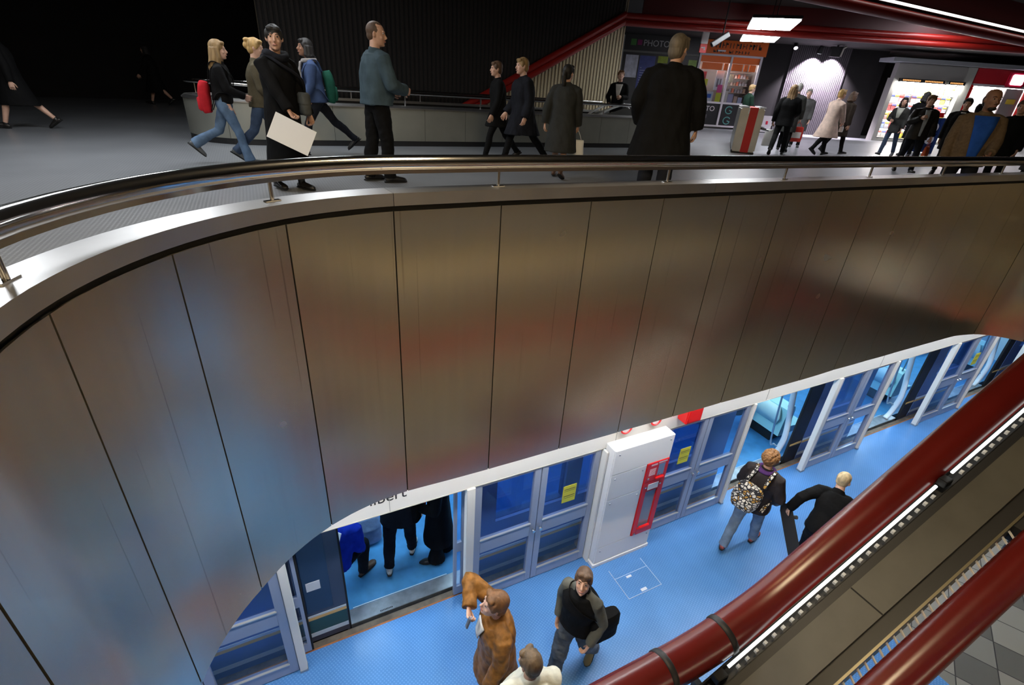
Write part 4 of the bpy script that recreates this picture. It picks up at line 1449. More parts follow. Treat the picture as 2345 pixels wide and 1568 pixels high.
window_things = [
    (3.60, 3.95, 1.95, 2.35, 0.10, (0.30, 0.05, 0.08), 'dark red card at the far left of the shop window'),
    (3.70, 4.05, 1.78, 2.05, 0.03, (0.72, 0.70, 0.06), 'yellow square card in the left shop window'),
    (3.62, 3.95, 1.30, 1.75, 0.12, (0.40, 0.16, 0.08), 'brown portrait card low at left in the shop window'),
    (3.98, 4.05, 1.16, 1.80, 0.09, (0.48, 0.03, 0.06), 'thin red upright strip in the left shop window'),
    (4.42, 4.78, 1.62, 2.42, 0.12, (0.72, 0.80, 0.86), 'tall white card in the left shop window'),
    (4.58, 4.80, 1.50, 1.85, 0.06, (0.65, 0.08, 0.28), 'pink card by the middle window post'),
    (4.56, 4.79, 1.15, 1.52, 0.0, (0.62, 0.62, 0.04), 'yellow upright card beside the middle window post'),
    (4.10, 4.45, 1.15, 1.55, 0.10, (0.62, 0.60, 0.66), 'white card with blue square, left shop window'),
    (4.93, 5.15, 1.15, 1.62, 0.10, (0.55, 0.50, 0.46), 'beige box at the left of the right shop window'),
    (5.18, 5.42, 1.15, 1.50, 0.12, (0.30, 0.28, 0.42), 'violet grey box in the right shop window'),
    (5.46, 5.62, 1.15, 1.42, 0.10, (0.45, 0.30, 0.24), 'small tan box in the right shop window'),
    (5.05, 5.22, 1.98, 2.30, 0.10, (0.70, 0.82, 0.62), 'pale green upright card, right shop window'),
    (5.66, 5.85, 1.15, 1.38, 0.10, (0.35, 0.36, 0.50), 'bluish box in the right shop window'),
]
for k, (x0, x1, z0, z1, dy, c, lb) in enumerate(window_things):
    zz0 = z0 if z0 > 1.2 else 1.1005
    o = tag(MB().box(4.2 + x0, 4.2 + x1, KY + 0.12 + dy, KY + 0.16 + dy, zz0, z1, 0.004).to('display_card', mat('card_%d' % k, c, 0.5)), lb, 'display card')
    if k == 4:
        MB().box(4.2 + 4.5, 4.2 + 4.58, KY + 0.232, KY + 0.241, 1.8, 2.1).box(4.2 + 4.64, 4.2 + 4.7, KY + 0.232, KY + 0.241, 1.85, 2.1).box(4.2 + 4.5, 4.2 + 4.7, KY + 0.232, KY + 0.241, 1.76, 1.83).to('print', mat('print_grey', (0.2, 0.22, 0.26), 0.6), o)
    if k == 7:
        MB().box(4.2 + 4.18, 4.2 + 4.37, KY + 0.212, KY + 0.221, 1.28, 1.45).to('print', mat('print_blue', (0.04, 0.12, 0.5), 0.6), o)
rng = random.Random(11)
for zi, z in enumerate((1.57, 1.87, 2.17)):
    for i in range(6):
        x = 4.2 + 5.28 + i * 0.135
        h = rng.uniform(0.10, 0.2)
        c = rng.choice(((0.4, 0.3, 0.22), (0.5, 0.44, 0.4), (0.2, 0.12, 0.08), (0.45, 0.16, 0.1), (0.3, 0.32, 0.36)))
        tag(MB().box(x, x + 0.10, KY + 0.6, KY + 0.68, z + 0.0005, z + h, 0.004).to('film_box', mat('film_%.2f_%.2f' % (c[0], c[1]), c, 0.5)),
            'small box standing on the shelves of the right photo shop window', 'box', 'small boxes on the photo shop shelves')
wb = thing('floor_sign', 'small white board standing on the floor by the dark wall', 'sign', (10.95, 25.0, 0))
MB().box(-0.25, 0.25, -0.02, 0.02, 0.03, 0.72, 0.01, rot=Matrix.Rotation(R(-8), 3, 'X')).to('board', mat('board_pale', (0.62, 0.58, 0.62), 0.5), wb)
MB().box(-0.24, 0.24, -0.14, 0.14, 0, 0.03).to('foot', M_DARK, wb)
MB().box(-0.04, 0.05, -0.05, -0.035, 0.36, 0.5, rot=Matrix.Rotation(R(-8), 3, 'X')).to('print', M_CRIMSON, wb)

# ------------------------------------------------------------------ newsstand
nsd = thing('newsstand', 'grey fronted newsstand with three bright bays of magazines', 'newsstand', (16.1, 25.0, 0))
M_GR = mat('stand_grey', (0.32, 0.31, 0.29), 0.55)
MB().box(-0.15, 3.05, 0, 0.3, 2.56, 3.14).to('fascia', M_GR, nsd)
MB().box(-0.15, 3.05, 0.32, 0.40, 0.0, 2.56).to('back_panel', mat('back_white', (0.72, 0.70, 0.68), 0.5), nsd)
MB().box(-0.18, 0.02, -0.02, 0.4, 0, 2.56).to('side_panel', M_GR, nsd)
MB().box(2.85, 3.22, -0.06, 0.4, 0, 3.14).to('pillar', mat('pillar_grey', (0.42, 0.42, 0.38), 0.5), nsd)
MB().box(-0.1, 2.9, -0.03, 0.32, 0, 0.10).to('plinth', M_GR, nsd)
bays = ((0.05, 0.98), (1.02, 1.95), (2.12, 2.84))
for a, b in bays:
    hd = MB().box(a, b, -0.22, 0.0, 2.42, 2.56, 0.006).to('header', M_DARK, nsd)
    s_ = MB()
    x = a + 0.06
    while x < b - 0.1:
        s_.box(x, x + 0.05, -0.226, -0.219, 2.46, 2.52)
        x += 0.072
    s_.to('lettering', mat('letter_orange', (0.9, 0.42, 0.14), 0.5, emit=0.9), hd)
    MB().box(a + 0.03, b - 0.03, -0.20, -0.08, 2.395, 2.42).to('tube', emission('stand_tube', (1.0, 0.98, 0.95), 150.0), nsd)
for a, b in bays:
    for r in range(1, 6):  # hidden glowing strips added under the shelves to brighten each magazine row
        MB().box(a + 0.02, b - 0.02, 0.10, 0.13, 0.13 + r * 0.37, 0.139 + r * 0.37).to('tube', emission('shelf_fill', (1.0, 0.98, 0.96), 40.0), nsd)
for r in range(6):
    z = 0.14 + r * 0.37
    MB().box(0.03, 1.98, 0.10, 0.32, z, z + 0.02).box(2.1, 2.85, 0.10, 0.32, z, z + 0.02).to('shelf', M_CAB, nsd)
pal = [(0.8, 0.75, 0.7), (0.75, 0.16, 0.16), (0.45, 0.4, 0.62), (0.8, 0.72, 0.1), (0.5, 0.6, 0.75), (0.8, 0.5, 0.45), (0.7, 0.68, 0.75), (0.85, 0.82, 0.78)]
mag = 0
for a, b in bays:
    nn = 4 if b - a > 0.8 else 3
    for r in range(6):
        for i in range(nn):
            w_ = (b - a - 0.06) / nn
            x = 16.1 + a + 0.03 + i * w_
            z = 0.14 + r * 0.37 + 0.0205
            c = pal[3] if (r == 5 and (i + mag) % 3 != 1) else rng.choice(pal)
            o = MB().box(x + 0.012, x + w_ - 0.012, 25.20, 25.212, z, z + 0.30, rot=Matrix.Rotation(R(-8), 3, 'X')).to('magazine', mat('cover_%.2f_%.2f' % (c[0], c[1]), c, 0.4))
            tag(o, 'magazine standing on a lit newsstand shelf', 'magazine', 'magazines on the newsstand shelves')
            MB().box(x + 0.02, x + w_ - 0.02, 25.192, 25.20, z + 0.21, z + 0.27, rot=Matrix.Rotation(R(-8), 3, 'X')).to('title', mat('title_%d' % (mag % 3), ((0.7, 0.1, 0.08), (0.1, 0.12, 0.4), (0.6, 0.5, 0.05))[mag % 3], 0.5), o)
            mag += 1
# beam above the shops
struct(MB().box(15.4, 30, 24.6, 25.6, 3.15, 3.3).to('trim_7', mat('beam_grey', (0.32, 0.34, 0.36), 0.6)))

# shop with the red fascia and lit sign
rs = thing('red_shop', 'bright open shop with red fascia and glowing square sign', 'shop', (19.4, 25.0, 0))
MB().box(0.0, 5.5, 0, 0.2, 2.55, 3.14).to('fascia', mat('fascia_red', (0.50, 0.02, 0.03), 0.4), rs)
MB().box(1.38, 2.12, -0.10, 0.0, 2.50, 3.06, 0.02).to('sign_box', M_CRIMSON, rs)
lg = MB().box(1.50, 2.02, -0.12, -0.10, 2.58, 2.98, 0.03).to('sign_face', emission('sign_glow', (1.0, 0.78, 1.0), 4.0), rs)
MB().box(0.05, 5.5, -0.02, 0.2, 2.46, 2.55).to('rail', mat('rail_pale', (0.6, 0.55, 0.58), 0.5), rs)
MB().box(0, 5.5, 2.6, 2.7, 0, 2.5).to('back_wall', mat('shop_white', (0.78, 0.74, 0.74), 0.6), rs)
MB().box(0, 5.5, 0.2, 2.7, 2.5, 2.56).to('shop_ceiling', M_CAB, rs)
MB().box(0.4, 5.0, 0.9, 1.1, 2.46, 2.499).box(0.4, 5.0, 1.9, 2.1, 2.46, 2.499).to('shop_light', emission('shop_light', (1.0, 0.93, 0.93), 30.0), rs)
MB().box(-0.02, 0.10, 0.0, 0.2, 0, 2.5).to('red_edge', M_SIGNRED, rs)
MB().box(2.0, 2.75, 0.5, 0.56, 0.0, 2.46).to('glass_panel', mat('panel_greyed', (0.34, 0.31, 0.31), 0.4), rs)
MB().box(2.8, 3.0, 0.3, 0.5, 0, 2.46).to('red_column', M_SIGNRED, rs)
MB().box(0.3, 1.9, 2.3, 2.6, 0, 1.0).to('counter', mat('counter_red', (0.45, 0.05, 0.05), 0.5), rs)
for i in range(5):
    tag(MB().box(19.75 + i * 0.34, 20.02 + i * 0.34, 27.575, 27.59, 1.25 + 0.3 * (i % 2), 1.7 + 0.3 * (i % 2)).to('shop_poster', mat('sp_%d' % i, ((0.8, 0.25, 0.25), (0.9, 0.8, 0.75), (0.7, 0.2, 0.15), (0.85, 0.7, 0.7), (0.75, 0.5, 0.2))[i], 0.5)),
        'poster on the back wall of the bright red-fronted shop', 'poster', 'posters inside the red-fronted shop')
tag(MB().box(21.6, 22.0, 25.48, 25.495, 1.85, 2.05).to('shop_poster', mat('sp_y', (0.75, 0.6, 0.08), 0.5)), 'small yellow poster on the grey panel of the red-fronted shop', 'poster')

# display rack with pale discs
dr = thing('display_rack', 'dark blue display rack with pale cards beside the newsstand', 'rack', (13.9, 18.9, 0), R(-4))
M_RB = mat('rack_blue', (0.02, 0.05, 0.20), 0.4)
MB().box(-0.36, 0.36, 0.0, 0.30, 0.04, 0.10).box(-0.36, 0.36, 0.12, 0.18, 0.1, 1.15).box(-0.38, -0.33, 0, 0.3, 0, 1.15).box(0.33, 0.38, 0, 0.3, 0, 1.15).to('frame', M_RB, dr)
MB().box(-0.34, 0.34, 0.10, 0.13, 1.16, 1.30).to('top_card', M_SIGNRED, dr)
for z in (0.3, 0.68):
    MB().box(-0.33, 0.33, 0.02, 0.12, z - 0.03, z).to('ledge', M_RB, dr)
    for x in (-0.16, 0.16):
        MB().loft([(x, 0.085, z + 0.155), (x, 0.065, z + 0.155)], [0.15, 0.15], seg=20).to('card', mat('card_bright', (0.85, 0.87, 0.95), 0.35), dr)

# ------------------------------------------------------------------ people
def smooth_noise(co, freq, seed):
    r = np.random.RandomState(seed)
    out = np.zeros(len(co))
    for k in range(5):
        d = r.normal(size=3)
        d /= np.linalg.norm(d)
        ph = r.uniform(0, 6.28)
        d2 = r.normal(size=3)
        q = co @ d * freq * r.uniform(0.7, 1.4) + 0.9 * np.sin(co @ d2 * freq * 0.6 + ph)
        out += np.sin(q + ph)
    return out / 3.0


def fuse(mb, voxel, smooth=6, factor=0.5, wrinkle=0.0, wfreq=22.0, seed=1, squash=1.0):
    """one continuous skin over the lofted volumes"""
    me = mb.mesh('fuse')
    o = bpy.data.objects.new('fuse', me)
    COL.objects.link(o)
    m = o.modifiers.new('r', 'REMESH')
    m.mode = 'VOXEL'
    m.voxel_size = voxel
    if smooth:
        s = o.modifiers.new('s', 'SMOOTH')
        s.factor = factor
        s.iterations = smooth
    dg = bpy.context.evaluated_depsgraph_get()
    out = bpy.data.meshes.new_from_object(o.evaluated_get(dg))
    bpy.data.objects.remove(o)
    bpy.data.meshes.remove(me)
    if wrinkle:
        n = len(out.vertices)
        co = np.empty(n * 3)
        out.vertices.foreach_get('co', co)
        co = co.reshape(-1, 3)
        no = np.empty(n * 3)
        out.vertices.foreach_get('normal', no)
        no = no.reshape(-1, 3)
        st = co * np.array([1.0, 1.0, squash])
        w = smooth_noise(st, wfreq, seed) * 0.6 + smooth_noise(st, wfreq * 2.3, seed + 5) * 0.4
        co = co + no * (wrinkle * w)[:, None]
        out.vertices.foreach_set('co', co.ravel())
        out.update()
    return out


def rotx(v, a):
    return Vector((v.x, v.y * math.cos(a) - v.z * math.sin(a), v.y * math.sin(a) + v.z * math.cos(a)))


def ik(a, target, l1, l2, pole):
    d = target - a
    L = d.length
    if L > (l1 + l2) * 0.999:
        target = a + d * ((l1 + l2) * 0.999 / L)
        d = target - a
        L = d.length
    u = d / L
    x = (l1 * l1 - l2 * l2 + L * L) / (2 * L)
    h = math.sqrt(max(l1 * l1 - x * x, 0))
    p = Vector(pole)
    p = p - u * u.dot(p)
    p = p.normalized() if p.length > 1e-5 else u.orthogonal().normalized()
    return a + u * x + p * h, target


def fabric(name, col, rough=0.85, **kw):
    return mat('cloth_' + name, col, rough, bump=kw.pop('bump', 0.35), bscale=kw.pop('bscale', 26), var=kw.pop('var', 0.18), vscale=kw.pop('vscale', 9), spec=0.14, bdist=0.012, **kw)


SKIN = mat('skin', (0.62, 0.36, 0.25), 0.5, var=0.08, vscale=14)
SKIN_PALE = mat('skin_pale', (0.70, 0.43, 0.32), 0.5, var=0.08, vscale=14)
SKIN_DARK = mat('skin_dark', (0.30, 0.15, 0.09), 0.5, var=0.08, vscale=14)
LEATHER_BLACK = mat('shoe_black', (0.015, 0.014, 0.014), 0.35)
EYE_WHITE = mat('eye_white', (0.42, 0.38, 0.35), 0.5)
EYE_DARK = mat('eye_dark', (0.02, 0.014, 0.01), 0.2)
LIP = mat('lip', (0.46, 0.20, 0.16), 0.5)


def hair_mat(name, c):
    return mat('hair_' + name, c, 0.6, bump=0.6, bscale=60, stretch=(1, 1, 0.18), var=0.35, vscale=30, bdist=0.006)


class Figure:
    """standing, walking or sitting person facing +y, feet on z = 0"""

    def __init__(s, h=1.75, build=1.0, lean=3, side_lean=0, fl=(0, 0), kn=(4, 4), ab=3.0, head=(0, 0), voxel=0.010, seated=None, twist=0.0, toe=(None, None), hunch=0.0, hs=1.04):
        s.h, s.b, s.vox = h, build, voxel
        k = s.k = h / 1.75
        s.hk = k * hs
        s.lean, s.sl, s.twist = R(lean), R(side_lean), R(twist)
        s.headrot = (R(head[0]), R(head[1]))
        hw = 0.088 * k * (0.5 + 0.5 * build)
        s.legs = []
        lt, ls = 0.425 * k, 0.40 * k
        low = 0
        for i, sg in enumerate((-1, 1)):      # 0 = left (-x), 1 = right (+x)
            f, kk = R(fl[i]), R(kn[i])
            hip = Vector((sg * hw, 0, 0))
            td = Vector((sg * math.sin(R(ab)) * 0.6, math.sin(f), -math.cos(f))).normalized()
            sd = Vector((sg * math.sin(R(ab)) * 0.25, math.sin(f - kk), -math.cos(f - kk))).normalized()
            knee = hip + td * lt
            ank = knee + sd * ls
            tp = R(toe[i]) if toe[i] is not None else (max(0.0, -(f - kk)) * 0.75 if (f - kk) < -0.25 else min(0, -(f - kk) * 0.6 if f > 0.2 else 0))
            fd = Vector((sg * 0.12, math.cos(tp), -math.sin(tp))).normalized()
            up_ = Vector((0, math.sin(tp), math.cos(tp)))
            heel = ank - up_ * 0.075 * k - fd * 0.055 * k
            toe_ = ank - up_ * 0.078 * k + fd * 0.185 * k
            s.legs.append(dict(hip=hip, knee=knee, ank=ank, fd=fd, up=up_, heel=heel, toe=toe_))
            low = min(low, heel.z - 0.004, toe_.z - 0.004)
        s.lift = -low if seated is None else seated
        for L in s.legs:
            for q in ('hip', 'knee', 'ank', 'heel', 'toe'):
                L[q] = L[q] + Vector((0, 0, s.lift))
        s.pelvis = Vector((0, 0, s.lift))
        s.hunch = hunch
        sw = 0.182 * k * build
        s.neck = s.T((0, -0.005 - hunch, 0.545))
        s.sh = [s.T((-sw / k, -0.01 - hunch, 0.462)), s.T((sw / k, -0.01 - hunch, 0.462))]
        s.headc = s.T((0, 0.02 - hunch * 0.3, 0.70))
        s.hm = Matrix.Rotation(s.headrot[0], 3, 'Z') @ Matrix.Rotation(-s.headrot[1], 3, 'X')
        s.arms = [None, None]
        s.root = None

    def T(s, p):
        """torso frame: metres at 1.75 m height above the pelvis, leaned and turned"""
        p = Vector(p) * s.k
        c, q = math.cos(s.twist * min(1, max(0, p.z / (0.5 * s.k)))), math.sin(s.twist * min(1, max(0, p.z / (0.5 * s.k))))
        p = Vector((p.x * c - p.y * q, p.x * q + p.y * c, p.z))
        if p.z > 0:
            p = rotx(p, -s.lean)
            p = Vector((p.x * math.cos(s.sl) + p.z * math.sin(s.sl), p.y, -p.x * math.sin(s.sl) + p.z * math.cos(s.sl)))
        return p + s.pelvis

    def arm(s, i, wrist=None, swing=0, bend=15, out=8, pole=None, palm=None, curl=35):
        """wrist target in the torso frame, or a swing with an elbow bend"""
        k = s.k
        sg = -1 if i == 0 else 1
        a = s.sh[i]
        l1, l2 = 0.285 * k, 0.255 * k
        if wrist is not None:
            el, wr = ik(a, s.T(wrist), l1, l2, pole or (sg * 0.6, -0.7, -0.5))
        else:
            f = R(swing)
            d1 = Vector((sg * math.sin(R(out)), math.sin(f), -math.cos(f))).normalized()
            f2 = f + R(bend)
            d2 = Vector((sg * math.sin(R(out * 0.3)), math.sin(f2), -math.cos(f2))).normalized()
            el = a + d1 * l1
            wr = el + d2 * l2
        s.arms[i] = dict(sh=a, el=el, wr=wr, d=(wr - el).normalized(), palm=palm, curl=curl, sg=sg)
        return s

    def H(s, p):
        return s.headc + s.hm @ (Vector(p) * s.hk)

    def head_mb(s, mb, inflate=0.0):
        k = s.hk
        prof = [(-0.115, 0.022, 0.066, -0.020), (-0.100, 0.040, 0.080, -0.030), (-0.075, 0.054, 0.085, -0.045), (-0.045, 0.063, 0.086, -0.070),
                (-0.010, 0.069, 0.088, -0.090), (0.020, 0.072, 0.086, -0.098), (0.050, 0.073, 0.082, -0.100), (0.080, 0.066, 0.064, -0.088), (0.102, 0.048, 0.036, -0.062), (0.116, 0.018, 0.004, -0.026)]
        pts, rad = [], []
        for z, w, f, b in prof:
            pts.append(s.H((0, (f + b) / 2, z)))
            rad.append(((w + inflate) * k, ((f - b) / 2 + inflate) * k))
        ax = s.hm @ Vector((1, 0, 0))
        n = len(pts)
        base = len(mb.v)
        ay = s.hm @ Vector((0, 1, 0))
        seg = 18
        for p, (ra, rb) in zip(pts, rad):
            for j in range(seg):
                a = 2 * math.pi * j / seg
                mb.v.append(tuple(p + ax * (ra * math.cos(a)) + ay * (rb * math.sin(a))))
        for i in range(n - 1):
            for j in range(seg):
                mb.f.append((base + i * seg + j, base + i * seg + (j + 1) % seg, base + (i + 1) * seg + (j + 1) % seg, base + (i + 1) * seg + j))
        mb.f.append(tuple(base + j for j in range(seg - 1, -1, -1)))
        mb.f.append(tuple(base + (n - 1) * seg + j for j in range(seg)))

    def hand_mb(s, A):
        k = s.k
        mb = MB()
        d = A['d']
        sg = A['sg']
        pn = Vector(A['palm']) if A['palm'] else Vector((-sg, 0.15, 0))    # palm faces the thigh
        pn = (pn - d * d.dot(pn)).normalized()
        side = d.cross(pn) * (1 if sg < 0 else -1)                       # towards the thumb
        w = A['wr']
        mb.loft([w - d * 0.03 * k, w, w + d * 0.03 * k, w + d * 0.075 * k, w + d * 0.092 * k],
                [(0.027 * k, 0.021 * k), (0.028 * k, 0.020 * k), (0.040 * k, 0.017 * k), (0.042 * k, 0.014 * k), (0.036 * k, 0.010 * k)], seg=12, side=side)
        cu = R(A['curl'])
        for j, (o, ln) in enumerate(((0.030, 0.072), (0.010, 0.080), (-0.011, 0.075), (-0.031, 0.058))):
            b = w + d * 0.082 * k + side * o * k
            d1 = (d * math.cos(cu * 0.6) + pn * math.sin(cu * 0.6) + side * (o * 1.2)).normalized()
            d2 = (d * math.cos(cu * 1.5) + pn * math.sin(cu * 1.5)).normalized()
            d3 = (d * math.cos(cu * 2.2) + pn * math.sin(cu * 2.2)).normalized()
            p1 = b + d1 * ln * 0.48 * k
            p2 = p1 + d2 * ln * 0.32 * k
            p3 = p2 + d3 * ln * 0.24 * k
            mb.loft([b - d * 0.012 * k, b, p1, p2, p3], [0.0088 * k, 0.0092 * k, 0.0086 * k, 0.0078 * k, 0.0060 * k], seg=8, side=side)
        b = w + d * 0.022 * k + side * 0.030 * k
        t1 = (d * 0.72 + side * 0.62 + pn * 0.30).normalized()
        t2 = (d * 0.92 + side * 0.20 + pn * 0.45).normalized()
        p1 = b + t1 * 0.038 * k
        p2 = p1 + t2 * 0.030 * k
        p3 = p2 + t2 * 0.020 * k
        mb.loft([b - t1 * 0.015 * k, b, p1, p2, p3], [0.013 * k, 0.0125 * k, 0.0105 * k, 0.0095 * k, 0.007 * k], seg=8)
        return mb

    def body(s, skin, label, group=None, face=True, hands=True, ears=True):
        k, b = s.k, s.b
        mb = MB()
        s.head_mb(mb)
        # nose, brow, cheeks, chin, ears
        mb.loft([s.H((0, 0.080, 0.022)), s.H((0, 0.092, -0.004)), s.H((0, 0.108, -0.030)), s.H((0, 0.094, -0.042))], [0.009 * k, 0.010 * k, 0.0145 * k, 0.011 * k], seg=8)
        mb.ball(s.H((0, 0.074, -0.098)), (0.020 * k, 0.017 * k, 0.016 * k), 10, 6)
        for sg in (-1, 1):
            mb.ball(s.H((sg * 0.031, 0.079, 0.028)), (0.021 * k, 0.010 * k, 0.008 * k), 8, 5)
            mb.ball(s.H((sg * 0.040, 0.064, -0.032)), (0.020 * k, 0.018 * k, 0.018 * k), 8, 5)
            if ears:
                mb.ball(s.H((sg * 0.076, -0.008, -0.008)), (0.011 * k, 0.020 * k, 0.031 * k), 8, 6)
        mb.ball(s.H((0, 0.084, -0.066)), (0.024 * k, 0.010 * k, 0.009 * k), 8, 5)
        mb.loft([s.T((0, -0.012 - s.hunch, 0.44)), s.neck, s.H((0, -0.022, -0.06)), s.H((0, -0.018, 0.0))], [0.075 * k, 0.058 * k, 0.054 * k, 0.05 * k], seg=14)
        tx = (s.T((0.1, 0, 0.3)) - s.T((-0.1, 0, 0.3))).normalized()
        pts = [s.T((0, 0, z)) for z in (-0.07, 0.02, 0.10, 0.20, 0.32, 0.43, 0.49)]
        mb.loft(pts, [(0.13 * k * b, 0.085 * k), (0.155 * k * b, 0.10 * k), (0.145 * k * b, 0.095 * k), (0.13 * k * b, 0.088 * k), (0.155 * k * b, 0.10 * k), (0.165 * k * b, 0.085 * k), (0.10 * k, 0.06 * k)], seg=16, side=tx)
        for L in s.legs:
            mid = L['hip'].lerp(L['knee'], 0.5)
            m2 = L['knee'].lerp(L['ank'], 0.32) - L['fd'] * 0.012 * k
            mb.loft([L['hip'] + Vector((0, 0, 0.03)), mid, L['knee'], m2, L['ank'], L['ank'] - Vector((0, 0, 0.03 * k))], [0.082 * k, 0.070 * k, 0.052 * k, 0.053 * k, 0.035 * k, 0.035 * k], seg=12)
            mb.loft([L['heel'] + L['up'] * 0.035 * k, L['ank'] - L['up'] * 0.035 * k, L['toe'] - L['fd'] * 0.04 * k + L['up'] * 0.028 * k, L['toe'] + L['up'] * 0.018 * k], [0.03 * k, 0.036 * k, 0.032 * k, 0.018 * k], seg=10, side=(1, 0, 0))
        for A in s.arms:
            if A:
                mb.loft([A['sh'], A['sh'].lerp(A['el'], 0.5), A['el'], A['el'].lerp(A['wr'], 0.35), A['wr']], [0.050 * k, 0.043 * k, 0.036 * k, 0.037 * k, 0.026 * k], seg=12)
        me = fuse(mb, s.vox * 0.8, 4)
        if hands:
            bm = bmesh.new()
            bm.from_mesh(me)
            for A in s.arms:
                if A:
                    hm_ = s.hand_mb(A).mesh('hand')
                    bm.from_mesh(hm_)
                    bpy.data.meshes.remove(hm_)
            bmesh.ops.recalc_face_normals(bm, faces=bm.faces)
            bm.to_mesh(me)
            bm.free()
        me.name = 'person'
        me.materials.clear()
        o = link('person', me, skin, None, True)
        tag(o, label, 'person', group)
        s.root = o
        if face:
            for sg in (-1, 1):
                MB().ball(s.H((sg * 0.0315, 0.0775, 0.009)), (0.0135 * k, 0.008 * k, 0.0075 * k), 10, 6).to('eye', EYE_WHITE, o, True)
                MB().ball(s.H((sg * 0.0315, 0.0835, 0.009)), (0.0085 * k, 0.0035 * k, 0.0070 * k), 8, 6).to('iris', EYE_DARK, o, True)
            MB().loft([s.H((-0.024, 0.083, -0.066)), s.H((-0.012, 0.0935, -0.063)), s.H((0, 0.0955, -0.0645)), s.H((0.012, 0.0935, -0.063)), s.H((0.024, 0.083, -0.066))],
                      [0.003 * k, 0.0065 * k, 0.0075 * k, 0.0065 * k, 0.003 * k], seg=8).to('lips', LIP, o, True)
        return o

    def brows(s, m):
        for sg in (-1, 1):
            MB().loft([s.H((sg * 0.014, 0.088, 0.028)), s.H((sg * 0.032, 0.087, 0.034)), s.H((sg * 0.050, 0.074, 0.028))], [0.0035 * s.k, 0.0045 * s.k, 0.002 * s.k], seg=6).to('eyebrow', m, s.root, True)
        return s

    # -------------------------------------------------------------- hair
    def hair(s, m, style='short', seed=1, part=0):
        k = s.hk
        mb = MB()
        top = 0.013

        def E(c, r):
            mb.ball(s.H(c), tuple(x * k for x in r), 18, 12, rot=s.hm)
        if style == 'balding':
            E((0, -0.028, 0.002), (0.081, 0.080, 0.070))
            E((0, -0.050, -0.03), (0.062, 0.058, 0.060))
        elif style == 'cropped':
            E((0, -0.018, 0.034), (0.0775, 0.094, 0.088))
            E((0, -0.045, -0.015), (0.066, 0.060, 0.062))
        else:
            E((0, -0.016, 0.036), (0.084, 0.101, 0.092))
            E((0, -0.048, -0.02), (0.074, 0.064, 0.075))
            if style not in ('curly',):
                for sg in (-1, 1):                       # fringe swept off the forehead
                    E((sg * 0.030, 0.058, 0.080), (0.042, 0.030, 0.026))
                    E((sg * 0.070, 0.020, 0.030), (0.018, 0.030, 0.045))
        if style == 'long' or style == 'bob':
            end = -0.40 if style == 'long' else -0.15
            for j, (x, y) in enumerate(((-0.070, 0.004), (-0.072, -0.035), (-0.055, -0.075), (-0.022, -0.092), (0.022, -0.092), (0.055, -0.075), (0.072, -0.035), (0.070, 0.004))):
                a = s.H((x, y, 0.02))
                m_ = s.H((x * 1.14, y * 1.08, -0.10))
                e_ = s.headc + (s.hm @ (Vector((x * 1.12, y * 1.10, 0)) * k)) + Vector((0, -0.03, end * (1 - 0.12 * (j % 3)))) * k
                mb.loft([a, m_, m_.lerp(e_, 0.5) + Vector((0, -0.012, 0)), e_], [0.026 * k, 0.032 * k, 0.032 * k, 0.010 * k], seg=10)
        if style == 'ponytail':
            a = s.H((0, -0.105, 0.02))
            mb.ball(a, 0.035 * k, 12, 8)
            mb.loft([a, s.H((0, -0.135, -0.02)), s.H((0, -0.135, -0.12)), s.H((0, -0.115, -0.25)), s.H((0, -0.105, -0.34))], [0.03 * k, 0.036 * k, 0.036 * k, 0.028 * k, 0.008 * k], seg=12)
        if style == 'bun':
            mb.ball(s.H((0, -0.115, 0.02)), (0.05 * k, 0.045 * k, 0.05 * k), 12, 8)
            mb.ball(s.H((0.02, -0.10, 0.085)), (0.04 * k, 0.05 * k, 0.03 * k), 12, 8)
        if style == 'curly':
            r_ = random.Random(seed)
            for j in range(420):
                a, z = r_.uniform(0, 6.283), r_.uniform(-0.75, 1)
                rr = math.sqrt(1 - z * z)
                p = Vector((rr * math.cos(a) * 0.093, rr * math.sin(a) * 0.108 - 0.018, z * 0.100 + 0.036))
                if p.y > 0.045 and p.z < 0.055:
                    continue
                mb.ball(s.H(p), r_.uniform(0.010, 0.016) * k, 6, 5)
        # clear the face
        me = fuse(mb, s.vox * (0.62 if style == 'curly' else 0.75), 0 if style == 'curly' else 4, wrinkle=0.0022 if style != 'cropped' else 0.001, wfreq=90, seed=seed, squash=0.25)
        me.name = 'hair'
        me.materials.clear()
        return link('hair', me, m, s.root, True)

    # -------------------------------------------------------------- clothes
    def top(s, name, m, hem=-0.08, loose=0.0, flare=0.0, sleeve=1.0, collar=True, wrinkle=0.006, seed=2, hem_y=0.0, hood=False, front=None, wf=20, belly=0.0):
        """jacket, coat or sweater from hem height (relative to the hips) to the neck, with sleeves"""
        k, b = s.k, s.b
        mb = MB()
        tx = (s.T((0.1, 0, 0.3)) - s.T((-0.1, 0, 0.3))).normalized()
        g = 0.022 + loose
        lev = [0.02, 0.10, 0.20, 0.32, 0.40, 0.455, 0.505]
        rad = [(0.165, 0.115), (0.160, 0.112 + belly), (0.150, 0.108 + belly), (0.168, 0.118), (0.170, 0.105), (0.138, 0.088), (0.080, 0.068)]
        pts = [s.T((0, -s.hunch * max(0, z) * 1.6 + belly * 0.5 * (0.08 < z < 0.25), z)) for z in lev]
        rr = [((x * b + g) * k, (y + g) * k) for x, y in rad]
        steps = max(1, int(abs(hem - 0.02) / 0.10))
        low_p, low_r = [], []
        spread = max(abs(s.legs[0]['knee'].y - s.legs[1]['knee'].y) * 0.5, 0)
